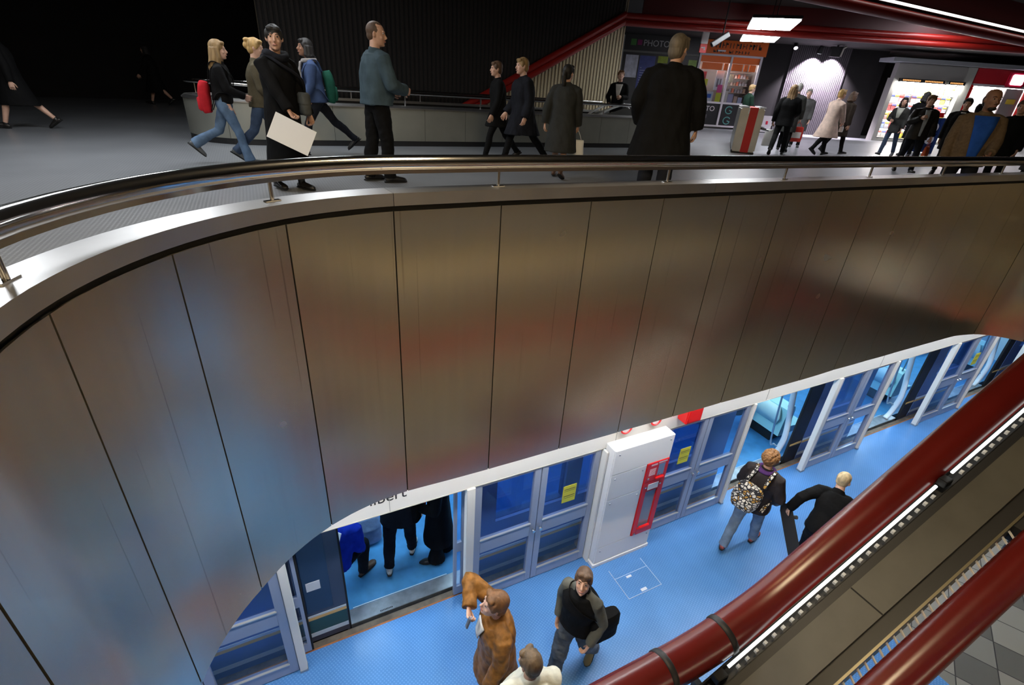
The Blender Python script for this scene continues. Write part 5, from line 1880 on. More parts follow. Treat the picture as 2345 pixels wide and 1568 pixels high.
        for i in range(steps, 0, -1):
            f = i / steps
            z = 0.02 + (hem - 0.02) * f
            depth = 0.115 + g + (0.02 + flare * 0.6 + spread * 0.75 * min(1, abs(hem) / 0.4)) * f * (1 if hem < -0.15 else 0.4)
            low_p.append(s.pelvis + Vector((0, hem_y * f, z)) * k)
            low_r.append(((0.165 * b + g + (0.012 + flare) * f) * k, depth * k))
        mb.loft(low_p + pts, low_r + rr, seg=26, side=tx, power=2.3)
        for i, A in enumerate(s.arms):
            if not A:
                continue
            sg = A['sg']
            inner = s.T((sg * 0.05, -0.008 - s.hunch, 0.482))
            e1 = A['sh'].lerp(A['el'], 0.5)
            cuff = A['el'].lerp(A['wr'], sleeve)
            q = 0.012 + loose * 0.5
            ptsA = [inner, inner.lerp(A['sh'], 0.6) + Vector((0, 0, 0.006)), A['sh'] + Vector((0, 0, -0.012)), e1, A['el'].lerp(A['sh'], 0.08), A['el'], A['el'].lerp(A['wr'], 0.12), A['el'].lerp(A['wr'], 0.5 * sleeve), cuff]
            mb.loft(ptsA, [(0.046 + q * 0.5) * k, (0.050 + q * 0.7) * k, (0.058 + q) * k, (0.056 + q) * k, (0.050 + q) * k, (0.050 + q) * k, (0.049 + q) * k, (0.045 + q) * k, (0.040 + q) * k], seg=14)
        if collar:
            mb.loft([s.T((0, -0.01 - s.hunch * 1.1, 0.44)), s.T((0, -0.008 - s.hunch, 0.50)), s.T((0, -0.004 - s.hunch * 0.9, 0.545)), s.T((0, 0.0 - s.hunch * 0.9, 0.562))], [(0.12 * k, 0.085 * k), (0.088 * k, 0.078 * k), (0.074 * k, 0.074 * k), (0.070 * k, 0.070 * k)], seg=18, side=tx)
        if hood:
            mb.ball(s.T((0, -0.105 - s.hunch, 0.50)), (0.12 * k, 0.065 * k, 0.07 * k), 14, 8)
        me = fuse(mb, s.vox, 5, wrinkle=wrinkle, wfreq=wf, seed=seed, squash=0.75)
        me.name = name
        me.materials.clear()
        return link(name, me, m, s.root, True)

    def opening(s, name, m, w=0.05, z0=0.05, z1=0.50, y=0.155, vee=True, loose=0.0):
        """shirt showing in the open front of a jacket"""
        k = s.k
        vs, fs = [], []
        n = 9
        for i in range(n):
            f = i / (n - 1)
            z = z0 + (z1 - z0) * f
            yy = (0.118 + 0.022 + loose + 0.006) if z < 0.36 else (0.118 + 0.022 + loose + 0.006) - (z - 0.36) * 0.42
            ww = w * (0.35 + 0.65 * f) if vee else w
            for x in (-ww, -ww * 0.5, 0, ww * 0.5, ww):
                q_ = max(0.05, 1 - (x / (0.19 * s.b + 0.03 + loose)) ** 2) ** 0.45
                vs.append(s.T((x, yy * q_ + 0.010 + y - 0.155, z)))
        for i in range(n - 1):
            for j in range(4):
                a = i * 5 + j
                fs.append((a, a + 1, a + 6, a + 5))
        me = MB().add(vs, fs).mesh(name)
        o = link(name, me, m, s.root, True)
        so = o.modifiers.new('thickness', 'SOLIDIFY')
        so.thickness = 0.012
        return o

    def trousers(s, m, loose=0.0, flare=0.0, seed=3, name='trousers', end=1.0, wrinkle=0.006, waist=0.06):
        k, b = s.k, s.b
        mb = MB()
        tx = Vector((1, 0, 0))
        mb.loft([s.pelvis + Vector((0, 0, -0.10 * k)), s.pelvis + Vector((0, 0, -0.05 * k)), s.pelvis + Vector((0, 0, 0.02 * k)), s.T((0, 0, waist + 0.03))],
                [(0.13 * k * b, 0.09 * k), ((0.165 + loose * 0.3) * k * b, 0.112 * k), (0.166 * k * b, 0.112 * k), (0.152 * k * b, 0.105 * k)], seg=22, side=tx)
        for L in s.legs:
            mid = L['hip'].lerp(L['knee'], 0.5)
            calf = L['knee'].lerp(L['ank'], 0.4) - L['fd'] * 0.01 * k
            low = L['knee'].lerp(L['ank'], 0.85 * end)
            cuff = L['knee'].lerp(L['ank'], 1.06 * end)
            mb.loft([L['hip'] + Vector((0, 0, 0.04 * k)), L['hip'] + Vector((0, 0, -0.04 * k)), mid, L['knee'].lerp(L['hip'], 0.08), L['knee'], L['knee'].lerp(L['ank'], 0.08), calf, low, cuff],
                    [(0.088 + loose * 0.5) * k, (0.095 + loose * 0.6) * k, (0.082 + loose) * k, (0.066 + loose) * k, (0.064 + loose) * k, (0.064 + loose) * k, (0.064 + loose) * k, (0.054 + loose + flare) * k, (0.056 + loose + flare * 1.4) * k], seg=16)
        me = fuse(mb, s.vox, 5, wrinkle=wrinkle, wfreq=26, seed=seed, squash=1.3)
        me.name = name
        me.materials.clear()
        return link(name, me, m, s.root, True)

    def shoes(s, m, high=0.0, sole=None, pointed=False):
        k = s.k
        for L in s.legs:
            mb = MB()
            f, u = L['fd'], L['up']
            sd = f.cross(u)
            h, t = L['heel'], L['toe']
            tip = t + f * (0.045 if pointed else 0.025) * k
            mb.loft([h - f * 0.012 * k + u * 0.030 * k, h + f * 0.02 * k + u * 0.040 * k, h + f * 0.09 * k + u * 0.044 * k, h + f * 0.16 * k + u * 0.034 * k, t - f * 0.03 * k + u * 0.030 * k, t + u * 0.026 * k, tip + u * 0.018 * k],
                    [(0.022 * k, 0.024 * k), (0.036 * k, 0.038 * k), (0.038 * k, 0.042 * k), (0.044 * k, 0.034 * k), (0.048 * k, 0.029 * k), (0.040 * k, 0.024 * k), (0.014 * k, 0.014 * k)], seg=14, side=sd)
            top_ = L['ank'] + (L['knee'] - L['ank']).normalized() * (0.02 + high) * k
            mb.loft([L['ank'] - u * 0.04 * k, L['ank'], top_], [0.042 * k, 0.042 * k, (0.043 + high * 0.06) * k], seg=12)
            me = fuse(mb, 0.0075, 3)
            me.name = 'shoe'
            me.materials.clear()
            so = link('shoe', me, m, s.root, True)
            sl = MB().loft([h - f * 0.022 * k + u * 0.008, h + f * 0.04 * k + u * 0.008, t - f * 0.05 * k + u * 0.008, t + u * 0.008, tip + f * 0.006 + u * 0.008], [(0.024 * k, 0.010), (0.038 * k, 0.010), (0.050 * k, 0.010), (0.042 * k, 0.010), (0.012 * k, 0.008)], seg=12, side=sd)
            sl.to('sole', sole or M_BLACK, so, True)
        return s

    def place(s, x, y, z=0.0, heading=0.0):
        """heading: 0 faces away from the viewpoint (+y), 90 faces left, -90 faces right"""
        s.root.location = (x, y, z)
        s.root.rotation_euler = (0, 0, R(heading))
        bpy.context.view_layer.update()
        s.M = Matrix.Translation((x, y, z)) @ Matrix.Rotation(R(heading), 4, 'Z')
        s.heading = R(heading)
        return s

    def W(s, p):
        return s.M @ Vector(p)


def seat_thing(o, fig):
    """put a carried thing, modelled in the figure's frame, where the figure stands"""
    o.location = fig.root.location
    o.rotation_euler = fig.root.rotation_euler
    return o


def shoulder_bag(fig, label, m, centre, size, strap_pts, rot=0.0, flap=True, strap_m=None, strap_w=0.016):
    k = fig.k
    b = thing('shoulder_bag', label, 'bag')
    cx, cy, cz = centre
    w, d, h = size
    rm = Matrix.Rotation(R(rot), 3, 'Z')
    pts = [fig.T((cx, cy, cz + h * f)) for f in (-0.5, -0.42, 0, 0.42, 0.5)]
    mb = MB().loft(pts, [(w * 0.44 * k, d * 0.40 * k), (w * 0.5 * k, d * 0.5 * k), (w * 0.5 * k, d * 0.5 * k), (w * 0.48 * k, d * 0.45 * k), (w * 0.42 * k, d * 0.3 * k)], seg=18, side=rm @ Vector((1, 0, 0)), power=3.4)
    me = fuse(mb, 0.011, 3, wrinkle=0.004, wfreq=24, seed=4)
    me.materials.clear()
    link('body', me, m, b, True)
    if flap:
        pf = [fig.T((cx, cy, cz + h * f)) for f in (0.05, 0.44, 0.53)]
        MB().loft(pf, [(w * 0.515 * k, d * 0.53 * k), (w * 0.50 * k, d * 0.50 * k), (w * 0.44 * k, d * 0.36 * k)], seg=18, side=rm @ Vector((1, 0, 0)), power=3.4).to('flap', m, b, True, 50)
    if strap_pts:
        sp = smooth_path([fig.T(p) for p in strap_pts], 6)
        MB().loft(sp, [(strap_w * k, 0.005)] * len(sp), seg=8).to('strap', strap_m or m, b, True)
    return seat_thing(b, fig)


def backpack(fig, label, m, loose=0.0, size=(0.28, 0.15, 0.40), zc=0.28, strap_m=None, off=0.0, seed=5, tilt=0.0):
    k = fig.k
    w, d, h = size
    b = thing('backpack', label, 'backpack')
    y0 = -(0.118 + 0.024 + loose) - d * 0.5 - fig.hunch * 0.8
    pts, rad = [], []
    for f in (-0.5, -0.44, -0.2, 0.1, 0.35, 0.46, 0.5):
        pts.append(fig.T((off + tilt * f, y0 - 0.02 * math.cos(f * 3), zc + h * f)))
        q = math.sqrt(max(0.08, 1 - (abs(f) * 1.75) ** 4))
        rad.append((w * 0.5 * k * q, d * 0.5 * k * q))
    mb = MB().loft(pts, rad, seg=20, side=(1, 0, 0), power=2.7)
    me = fuse(mb, 0.011, 4, wrinkle=0.004, wfreq=24, seed=seed)
    me.materials.clear()
    link('body', me, m, b, True)
    pp_ = [fig.T((off + tilt * f, y0 - d * 0.46, zc + h * f)) for f in (-0.42, -0.36, -0.05, 0.0)]
    MB().loft(pp_, [(w * 0.30 * k, 0.02 * k), (w * 0.36 * k, 0.045 * k), (w * 0.36 * k, 0.045 * k), (w * 0.30 * k, 0.02 * k)], seg=16, side=(1, 0, 0), power=3).to('pocket', m, b, True, 50)
    g = 0.024 + loose
    for sg in (-1, 1):
        sp = [(off * 0.5 + sg * w * 0.32, y0 + d * 0.4, zc + h * 0.46), (sg * 0.10, -0.10 - g * 0.5, 0.50 + g * 0.4), (sg * 0.115, 0.0, 0.505 + g * 0.9), (sg * 0.115, 0.09 + g, 0.42), (sg * 0.12, 0.135 + g, 0.30),
              (sg * 0.16, 0.08 + g, 0.16), (sg * 0.175, -0.06, 0.12), (sg * w * 0.40, y0 + d * 0.35, zc - h * 0.4)]
        sp = smooth_path([fig.T(p) for p in sp], 5)
        MB().loft(sp, [(0.022 * k, 0.006)] * len(sp), seg=8, side=(1, 0, 0)).to('strap', strap_m or m, b, True)
    return seat_thing(b, fig)


def carrier(fig, i, label, m, size=(0.26, 0.09, 0.34), print_m=None, turn=0.0, handle=0.12):
    """shopping bag hanging from hand i"""
    A = fig.arms[i]
    b = thing('carrier_bag', label, 'bag')
    c = A['wr'] + A['d'] * 0.085 * fig.k
    w, d, h = size
    t = c.z - handle
    mb = MB()
    rm = Matrix.Rotation(R(turn), 3, 'Z')
    X = rm @ Vector((1, 0, 0))
    pts = [Vector((c.x, c.y, t - h * f)) for f in (1.0, 0.96, 0.5, 0.06, 0.0)]
    mb.loft(pts, [(w * 0.47, d * 0.42), (w * 0.5, d * 0.5), (w * 0.5, d * 0.5), (w * 0.46, d * 0.30), (w * 0.44, d * 0.12)], seg=20, side=X, power=4)
    me = fuse(mb, 0.011, 2, wrinkle=0.004, wfreq=22, seed=9)
    me.materials.clear()
    link('body', me, m, b, True)
    for sg in (-1, 1):
        q = smooth_path([Vector((c.x, c.y, t)) + X * (w * 0.26) , Vector((c.x, c.y, t + handle * 0.6)) + X * (w * 0.14), c + Vector((0, 0, 0.004)), Vector((c.x, c.y, t + handle * 0.6)) - X * (w * 0.14), Vector((c.x, c.y, t)) - X * (w * 0.26)], 4)
        off = rm @ Vector((0, sg * d * 0.12, 0))
        MB().tube([p + off for p in q], 0.005, 6).to('handle', m, b, True)
    if print_m:
        for sg in (-1, 1):
            off = rm @ Vector((0, sg * (d * 0.5 + 0.002), 0))
            base = Vector((c.x, c.y, t - h * 0.55)) + off
            pr = MB().box(-w * 0.34, w * 0.34, -0.004, 0.004, -h * 0.2, h * 0.2).to('print', print_m, b)
            pr.location = base
            pr.rotation_euler = (0, 0, R(turn))
    return seat_thing(b, fig)

# ------------------------------------------------------------------ the people
H_BLOND = hair_mat('blond', (0.48, 0.30, 0.11))
H_DBLOND = hair_mat('dark_blond', (0.30, 0.19, 0.08))
H_PALE = hair_mat('pale_blond', (0.62, 0.48, 0.27))
H_BLACK = hair_mat('black', (0.012, 0.010, 0.009))
H_BROWN = hair_mat('brown', (0.10, 0.055, 0.03))
H_CHEST = hair_mat('chestnut', (0.15, 0.065, 0.02))
H_GREY = hair_mat('grey', (0.28, 0.27, 0.25))
H_GINGER = hair_mat('ginger', (0.27, 0.125, 0.04))
C_BLACK = fabric('black', (0.006, 0.006, 0.0065))
C_BLACKB = fabric('black_blue', (0.012, 0.013, 0.018))
C_CHAR = fabric('charcoal', (0.035, 0.036, 0.034))
C_GREY = fabric('grey', (0.10, 0.10, 0.10))
C_DKBROWN = fabric('dark_brown', (0.035, 0.026, 0.020))
C_JEANS = fabric('jeans', (0.12, 0.19, 0.30), var=0.35, vscale=7)
C_JEANSD = fabric('jeans_dark', (0.06, 0.09, 0.15), var=0.3, vscale=7)
C_OLIVE = fabric('olive', (0.10, 0.085, 0.055))
C_SLATE = fabric('slate', (0.055, 0.085, 0.105))
C_BLUEJ = fabric('blue_jacket', (0.05, 0.08, 0.17))
C_BROWNL = fabric('brown_leather', (0.22, 0.095, 0.022), 0.5, var=0.45, vscale=14, bump=0.8, bscale=14)
C_CREAM = fabric('cream', (0.70, 0.70, 0.60))
C_BEIGE = fabric('beige', (0.66, 0.50, 0.42))
C_TWEED = fabric('tweed', (0.15, 0.105, 0.065), var=0.15, vscale=40)
C_BLUESW = fabric('blue_sweater', (0.02, 0.09, 0.42))
C_SHIRT = fabric('white_shirt', (0.75, 0.74, 0.72))
C_LEATHERD = fabric('dark_leather', (0.022, 0.020, 0.018), 0.4)
C_RED = fabric('red', (0.50, 0.02, 0.03))
C_GREEN = fabric('green', (0.015, 0.09, 0.06))
C_CARGO = fabric('cargo', (0.10, 0.115, 0.135), var=0.3)
C_SCARFG = fabric('grey_scarf', (0.30, 0.28, 0.27))
C_PURPLE = fabric('purple', (0.10, 0.04, 0.16))
C_ROYAL = fabric('royal', (0.01, 0.04, 0.50))
PLASTIC_W = mat('bag_white', (0.85, 0.85, 0.84), 0.35)
PLASTIC_R = mat('bag_red', (0.62, 0.04, 0.03), 0.4)
SHOE_BROWN = mat('shoe_brown', (0.09, 0.045, 0.025), 0.45)
SHOE_WHITE = mat('shoe_white', (0.72, 0.72, 0.68), 0.5)
SHOE_OLIVE = mat('shoe_olive', (0.22, 0.18, 0.09), 0.6)
SHOE_RED = mat('shoe_red', (0.30, 0.07, 0.06), 0.5)
SHOE_GREY = mat('shoe_grey', (0.10, 0.11, 0.12), 0.5)

# --- walkway, from the left
f = Figure(1.68, 0.92, 4, fl=(24, -20), kn=(8, 24), voxel=0.013)
f.arm(0, swing=-16).arm(1, swing=18)
f.body(SKIN_PALE, 'person in dark knee-length coat with bare calves at the left edge of walkway', face=False)
f.hair(H_BLACK, 'short', 3)
f.top('coat', C_BLACK, hem=-0.46, flare=0.04, loose=0.01)
f.shoes(LEATHER_BLACK).place(-9.1, 9.5, 0, 112)

f = Figure(1.70, 0.95, 5, fl=(-24, 22), kn=(22, 8), voxel=0.014)
f.arm(0, swing=22).arm(1, swing=-16)
f.body(SKIN, 'dark silhouette of a person in black walking before the far dark wall', face=False)
f.hair(H_BLACK, 'bob', 4)
f.top('coat', C_BLACK, hem=-0.50, flare=0.06, loose=0.01)
f.shoes(LEATHER_BLACK).place(-11.7, 17.0, 0, 100)

f = Figure(1.58, 0.86, 3, fl=(-20, 20), kn=(42, 8), head=(-4, 0), toe=(45, -4), voxel=0.009)
f.arm(0, swing=-8, bend=25).arm(1, wrist=(0.10, 0.30, 0.12), curl=70)
f.body(SKIN_PALE, 'person with long dark-blond hair, black jacket, flared jeans and red backpack')
f.hair(H_DBLOND, 'long', 6)
f.top('jacket', C_BLACK, hem=0.02, loose=0.0, wrinkle=0.008)
f.trousers(C_JEANS, flare=0.020)
f.shoes(SHOE_GREY).place(-4.14, 7.30, 0, -66)
backpack(f, 'red backpack hanging low on the back of the long-haired person in jeans', C_RED, zc=0.06, size=(0.27, 0.16, 0.42), strap_m=C_BLACK)

f = Figure(1.64, 0.88, 3, fl=(20, -18), kn=(8, 26), head=(-10, 4), voxel=0.010)
f.arm(0, swing=14, bend=20).arm(1, wrist=(0.14, 0.24, 0.05), curl=50)
f.body(SKIN_PALE, 'person with tied-back light blond hair and olive jacket beside the red backpack')
f.hair(H_BLOND, 'bun', 7)
f.top('jacket', C_OLIVE, hem=-0.08, loose=0.008, wrinkle=0.008)
f.trousers(C_JEANSD, flare=0.012)
f.shoes(SHOE_GREY).place(-3.80, 7.62, 0, -66)

f = Figure(1.66, 0.95, 2, fl=(6, -6), kn=(6, 8), head=(-34, 0), voxel=0.008)
f.arm(1, wrist=(0.10, 0.30, -0.02), curl=62, palm=(-0.2, 0.6, -0.7)).arm(0, wrist=(-0.26, 0.16, -0.10), curl=60)
f.body(SKIN, 'dark-haired person in long black coat looking out and holding white paper')
f.brows(H_BLACK)
f.hair(H_BLACK, 'bun', 8)
f.top('coat', C_BLACK, hem=-0.74, flare=0.05, loose=0.010, wrinkle=0.008, hood=True)
ring = [f.T((0.10 * math.cos(a), 0.10 * math.sin(a) + 0.005, 0.53 + 0.02 * math.cos(2 * a))) for a in np.linspace(0, 2 * math.pi, 21)]
link('scarf', fuse(MB().loft(ring, [0.040] * 21, seg=10), 0.010, 3, wrinkle=0.006, wfreq=40), C_BLACKB, f.root, True)
f.shoes(LEATHER_BLACK, high=0.12).place(-2.70, 5.88, 0, -122)
shoulder_bag(f, 'grey flap shoulder bag at the hip of the black-coated person with paper', fabric('bag_grey', (0.07, 0.072, 0.066)), (-0.21, 0.12, 0.06), (0.30, 0.12, 0.24),
             [(-0.24, 0.12, 0.16), (-0.16, 0.20, 0.32), (0.06, 0.16, 0.46), (0.14, -0.02, 0.535), (0.06, -0.17, 0.40), (-0.16, -0.14, 0.22), (-0.24, 0.02, 0.16)], rot=70, strap_m=C_BLACKB)
A = f.arms[1]
hp = f.W(A['wr'] + A['d'] * 0.10)
ps = tag(MB().box(-0.21, 0.21, -0.004, 0.004, -0.24, 0.03).to('paper_sheet', M_PAPER), 'white folded paper held by the person in the long black coat', 'paper')
ps.location = hp + Vector((0.03, -0.055, -0.05))
ps.rotation_euler = (R(-14), R(26), R(18))

f = Figure(1.76, 0.95, 6, fl=(24, -36), kn=(10, 14), head=(8, -4), voxel=0.011, toe=(0, 40))
f.arm(0, swing=10, bend=20).arm(1, swing=-14, bend=15)
f.body(SKIN_DARK, 'dark-haired person in blue jacket with grey scarf striding along the stair balustrade')
f.hair(H_BLACK, 'bob', 9)
f.top('jacket', C_BLUEJ, hem=-0.06, loose=0.01)
ring = [f.T((0.095 * math.cos(a), 0.09 * math.sin(a), 0.525)) for a in np.linspace(0, 2 * math.pi, 17)]
link('scarf', fuse(MB().loft(ring, [0.035] * 17, seg=10).loft([f.T((-0.05, 0.13, 0.52)), f.T((-0.06, 0.17, 0.40)), f.T((-0.06, 0.165, 0.27))], [(0.05, 0.02)] * 3, seg=10), 0.011, 3, wrinkle=0.004, wfreq=40), C_SCARFG, f.root, True)
f.trousers(C_BLACKB)
f.shoes(LEATHER_BLACK).place(-3.42, 8.75, 0, 116)
backpack(f, 'dark green bag on the back of the person in blue jacket', C_GREEN, zc=0.16, size=(0.26, 0.16, 0.44), strap_m=C_BLUEJ)

f = Figure(1.83, 1.06, 2, fl=(-4, 8), kn=(6, 6), head=(-38, 2), voxel=0.009)
f.arm(0, wrist=(-0.16, 0.28, 0.14), curl=60).arm(1, wrist=(0.18, 0.28, 0.16), curl=60)
f.body(SKIN, 'stout dark-haired person in slate blue jacket standing with back turned behind the handrail', face=True)
f.hair(H_BROWN, 'cropped', 10)
f.top('jacket', C_SLATE, hem=-0.02, loose=0.026, wrinkle=0.011, belly=0.02)
f.trousers(C_BLACK, loose=0.016, wrinkle=0.010)
f.shoes(LEATHER_BLACK).place(-1.88, 6.72, 0, -48)

f = Figure(1.64, 0.92, 4, fl=(22, -24), kn=(10, 16), head=(6, 0), voxel=0.011)
f.arm(0, swing=8).arm(1, swing=-10)
f.body(SKIN, 'dark-haired person in black, left one of the couple by the red sloping edge')
f.hair(H_BROWN, 'short', 11)
f.top('coat', C_BLACK, hem=-0.26, loose=0.015)
f.trousers(C_BLACK)
f.shoes(LEATHER_BLACK).place(-0.52, 9.5, 0, 105)

f = Figure(1.71, 1.06, 4, fl=(-26, 24), kn=(14, 8), head=(4, 0), voxel=0.010)
f.arm(0, swing=-8, bend=25).arm(1, swing=8, bend=30)
f.body(SKIN_PALE, 'short-haired blond person in long dark quilted coat walking with the couple')
f.hair(H_DBLOND, 'short', 12)
f.top('coat', C_BLACKB, hem=-0.34, loose=0.045, wrinkle=0.010, wf=30)
f.trousers(C_BLACK)
f.shoes(LEATHER_BLACK).place(-0.08, 9.05, 0, 112)

f = Figure(1.57, 0.95, 4, fl=(10, -10), kn=(6, 20), head=(-18, -10), voxel=0.009, ab=1)
f.arm(0, swing=-12, out=20, bend=14, curl=50).arm(1, swing=6, out=12, bend=8, curl=75)
f.body(SKIN, 'person with black ponytail and charcoal coat seen from behind, carrying white bag', face=False)
f.hair(H_BLACK, 'ponytail', 13)
f.top('coat', C_CHAR, hem=-0.48, flare=0.05, loose=0.035, wrinkle=0.010)
f.shoes(SHOE_BROWN, high=0.16).place(0.53, 8.05, 0, -14)
carrier(f, 1, 'white carrier bag held by the ponytailed person in charcoal coat', PLASTIC_W, (0.24, 0.09, 0.34), turn=10)

f = Figure(1.80, 0.95, 4, head=(10, -16), voxel=0.012)
f.arm(0, wrist=(-0.10, 0.28, 0.22), curl=60).arm(1, wrist=(0.20, 0.20, 0.05))
f.body(SKIN_PALE, 'fair-haired person in dark suit with white shirt at the escalator head')
f.hair(H_CHEST, 'short', 14)
f.top('jacket', C_BLACK, hem=-0.14)
f.opening('shirt', C_SHIRT, 0.09, 0.22, 0.50)
f.trousers(C_BLACK)
f.shoes(LEATHER_BLACK).place(2.44, 15.12, 0, 165)

f = Figure(1.84, 1.22, 6, fl=(8, -8), kn=(6, 10), head=(-24, 0), voxel=0.009, hunch=0.02, hs=1.14)
f.arm(0, wrist=(-0.27, 0.10, -0.02), curl=50).arm(1, swing=2, out=20, bend=10, curl=45)
f.body(SKIN, 'large grey-haired person in wide black coat from behind, nearest the handrail', face=False)
f.hair(hair_mat('grey_brown', (0.15, 0.12, 0.085)), 'short', 15)
f.top('coat', C_BLACK, hem=-0.36, flare=0.07, loose=0.05, wrinkle=0.012)
f.trousers(C_BLACKB, loose=0.02)
f.shoes(LEATHER_BLACK).place(1.58, 6.25, 0, -18)

f = Figure(1.78, 0.95, 3, voxel=0.014)
f.arm(0, swing=5).arm(1, swing=10)
f.body(SKIN_PALE, 'fair person in dark green top behind the ticket gates, before the shop window')
f.hair(H_DBLOND, 'short', 16)
f.top('jacket', fabric('dark_green', (0.012, 0.03, 0.02)), hem=-0.1)
f.trousers(C_BLACK)
f.shoes(LEATHER_BLACK).place(7.45, 18.9, 0, -80)

f = Figure(1.76, 1.02, 4, fl=(-22, 20), kn=(16, 6), head=(-10, -4), voxel=0.011, ab=6)
f.arm(0, swing=-6, out=14, curl=75).arm(1, wrist=(0.16, 0.26, 0.1))
f.body(SKIN, 'person with long wavy brown hair and black jacket walking past the gates', face=False)
f.hair(hair_mat('brown_gold', (0.20, 0.12, 0.05)), 'long', 17)
f.top('jacket', C_BLACK, hem=-0.16, loose=0.02)
f.trousers(C_BLACK, loose=0.006)
f.shoes(LEATHER_BLACK).place(6.85, 14.55, 0, -30)
carrier(f, 0, 'white bag hanging from the hand of the wavy-haired person', PLASTIC_W, (0.30, 0.10, 0.42), turn=30)

f = Figure(1.80, 1.0, 3, fl=(12, -12), kn=(6, 12), voxel=0.014)
f.arm(0, swing=4).arm(1, swing=6, out=10, curl=75)
f.body(SKIN, 'grey-haired person in dark coat hidden behind the wavy-haired walker', face=False)
f.hair(H_GREY, 'short', 18)
f.top('coat', C_CHAR, hem=-0.4, loose=0.02)
f.trousers(C_BLACK)
f.shoes(LEATHER_BLACK).place(7.55, 15.75, 0, -30)
carrier(f, 1, 'red carrier bag with pale print beside the wavy-haired walker', PLASTIC_R, (0.34, 0.10, 0.40), PLASTIC_W, turn=15)

f = Figure(1.74, 1.0, 3, voxel=0.014)
f.arm(0, swing=4).arm(1, swing=-6)
f.body(SKIN_PALE, 'grey-haired person in grey coat before the washed fluted wall')
f.hair(H_GREY, 'short', 19)
f.top('coat', C_GREY, hem=-0.4, loose=0.02)
f.trousers(C_BLACK)
f.shoes(LEATHER_BLACK).place(8.85, 17.7, 0, 150)

f = Figure(1.75, 0.98, 8, fl=(18, -22), kn=(6, 22), head=(-4, -6), voxel=0.011)
f.arm(0, swing=14, bend=40).arm(1, wrist=(0.10, 0.36, 0.02), curl=70)
f.body(SKIN_PALE, 'blond person in pale beige coat walking before the dark wall')
f.hair(H_BLOND, 'short', 20)
f.top('coat', C_BEIGE, hem=-0.40, flare=0.07, loose=0.02)
f.trousers(C_BLACK)
f.shoes(LEATHER_BLACK, high=0.1).place(8.42, 15.25, 0, -72)
carrier(f, 1, 'small white pouch in the hand of the person in beige coat', PLASTIC_W, (0.12, 0.06, 0.14), handle=0.04)

f = Figure(1.72, 0.98, 6, fl=(-18, 16), kn=(16, 6), voxel=0.013)
f.arm(0, swing=10, bend=30).arm(1, swing=-8)
f.body(SKIN, 'person in dark brown clothes walking on the far side of the beige coat')
f.hair(H_BROWN, 'bob', 21)
f.top('coat', C_DKBROWN, hem=-0.38, loose=0.015)
f.trousers(C_BLACK)
f.shoes(LEATHER_BLACK).place(9.25, 16.1, 0, -75)

f = Figure(1.64, 1.05, 2, fl=(16, -14), kn=(6, 18), head=(6, -4), voxel=0.011)
f.arm(1, wrist=(0.14, 0.30, 0.34), curl=60).arm(0, swing=4, out=12, curl=75)
f.body(SKIN, 'brown-haired person in open dark leather jacket over light grey shirt')
f.brows(H_BROWN)
f.hair(H_CHEST, 'short', 22)
f.top('jacket', C_LEATHERD, hem=-0.14, loose=0.02, wrinkle=0.009)
f.opening('shirt', fabric('shirt_grey', (0.42, 0.46, 0.48)), 0.055, -0.06, 0.50, loose=0.02)
f.trousers(C_BLACKB, loose=0.006)
f.shoes(LEATHER_BLACK).place(8.78, 12.25, 0, 160)
carrier(f, 0, 'orange-red bag with pale edge carried by the person in leather jacket', mat('bag_orange', (0.65, 0.10, 0.02), 0.4), (0.28, 0.09, 0.30), turn=60)

f = Figure(1.66, 0.92, 4, fl=(-16, 20), kn=(12, 6), head=(20, -4), voxel=0.013)
f.arm(0, swing=6).arm(1, wrist=(0.12, 0.26, 0.18))
f.body(SKIN, 'dark-haired person with pale scarf and dark coat left of the leather jacket')
f.hair(H_BLACK, 'bob', 23)
f.top('coat', C_CHAR, hem=-0.2)
f.opening('scarf', fabric('scarf_pale', (0.42, 0.44, 0.38)), 0.10, 0.24, 0.52)
f.trousers(C_JEANSD)
f.shoes(SHOE_GREY).place(11.1, 16.5, 0, 130)

f = Figure(1.86, 1.0, 3, voxel=0.014)
f.arm(0, swing=4).arm(1, swing=8)
f.body(SKIN_DARK, 'tall dark figure in black standing behind the leather-jacketed person', face=False)
f.hair(H_BLACK, 'bob', 24)
f.top('coat', C_BLACK, hem=-0.42, loose=0.03)
f.trousers(C_BLACK)
f.shoes(LEATHER_BLACK).place(12.1, 17.1, 0, -20)

f = Figure(1.57, 1.12, 1, fl=(8, -6), kn=(6, 8), head=(14, 0), voxel=0.009, hs=1.14)
f.arm(0, wrist=(-0.16, 0.30, 0.06), curl=62).arm(1, swing=0, out=10, bend=18, curl=50)
f.body(SKIN_DARK, 'bearded person in brown tweed jacket over bright blue sweater, near the handrail')
f.brows(H_BLACK)
f.hair(H_BLACK, 'balding', 25)
link('beard', fuse(MB().ball(f.H((0, 0.060, -0.092)), (0.050 * f.k, 0.036 * f.k, 0.030 * f.k), 14, 8).ball(f.H((0, 0.086, -0.052)), (0.028 * f.k, 0.010 * f.k, 0.006 * f.k), 10, 6), 0.007, 2, wrinkle=0.002, wfreq=90), H_BLACK, f.root, True)
f.top('jacket', C_TWEED, hem=-0.14, loose=0.02, wrinkle=0.005, belly=0.02)
f.opening('sweater', C_BLUESW, 0.135, -0.04, 0.50, loose=0.036)
f.trousers(C_BLACKB, loose=0.01)
f.shoes(LEATHER_BLACK).place(5.62, 6.84, 0, 156)

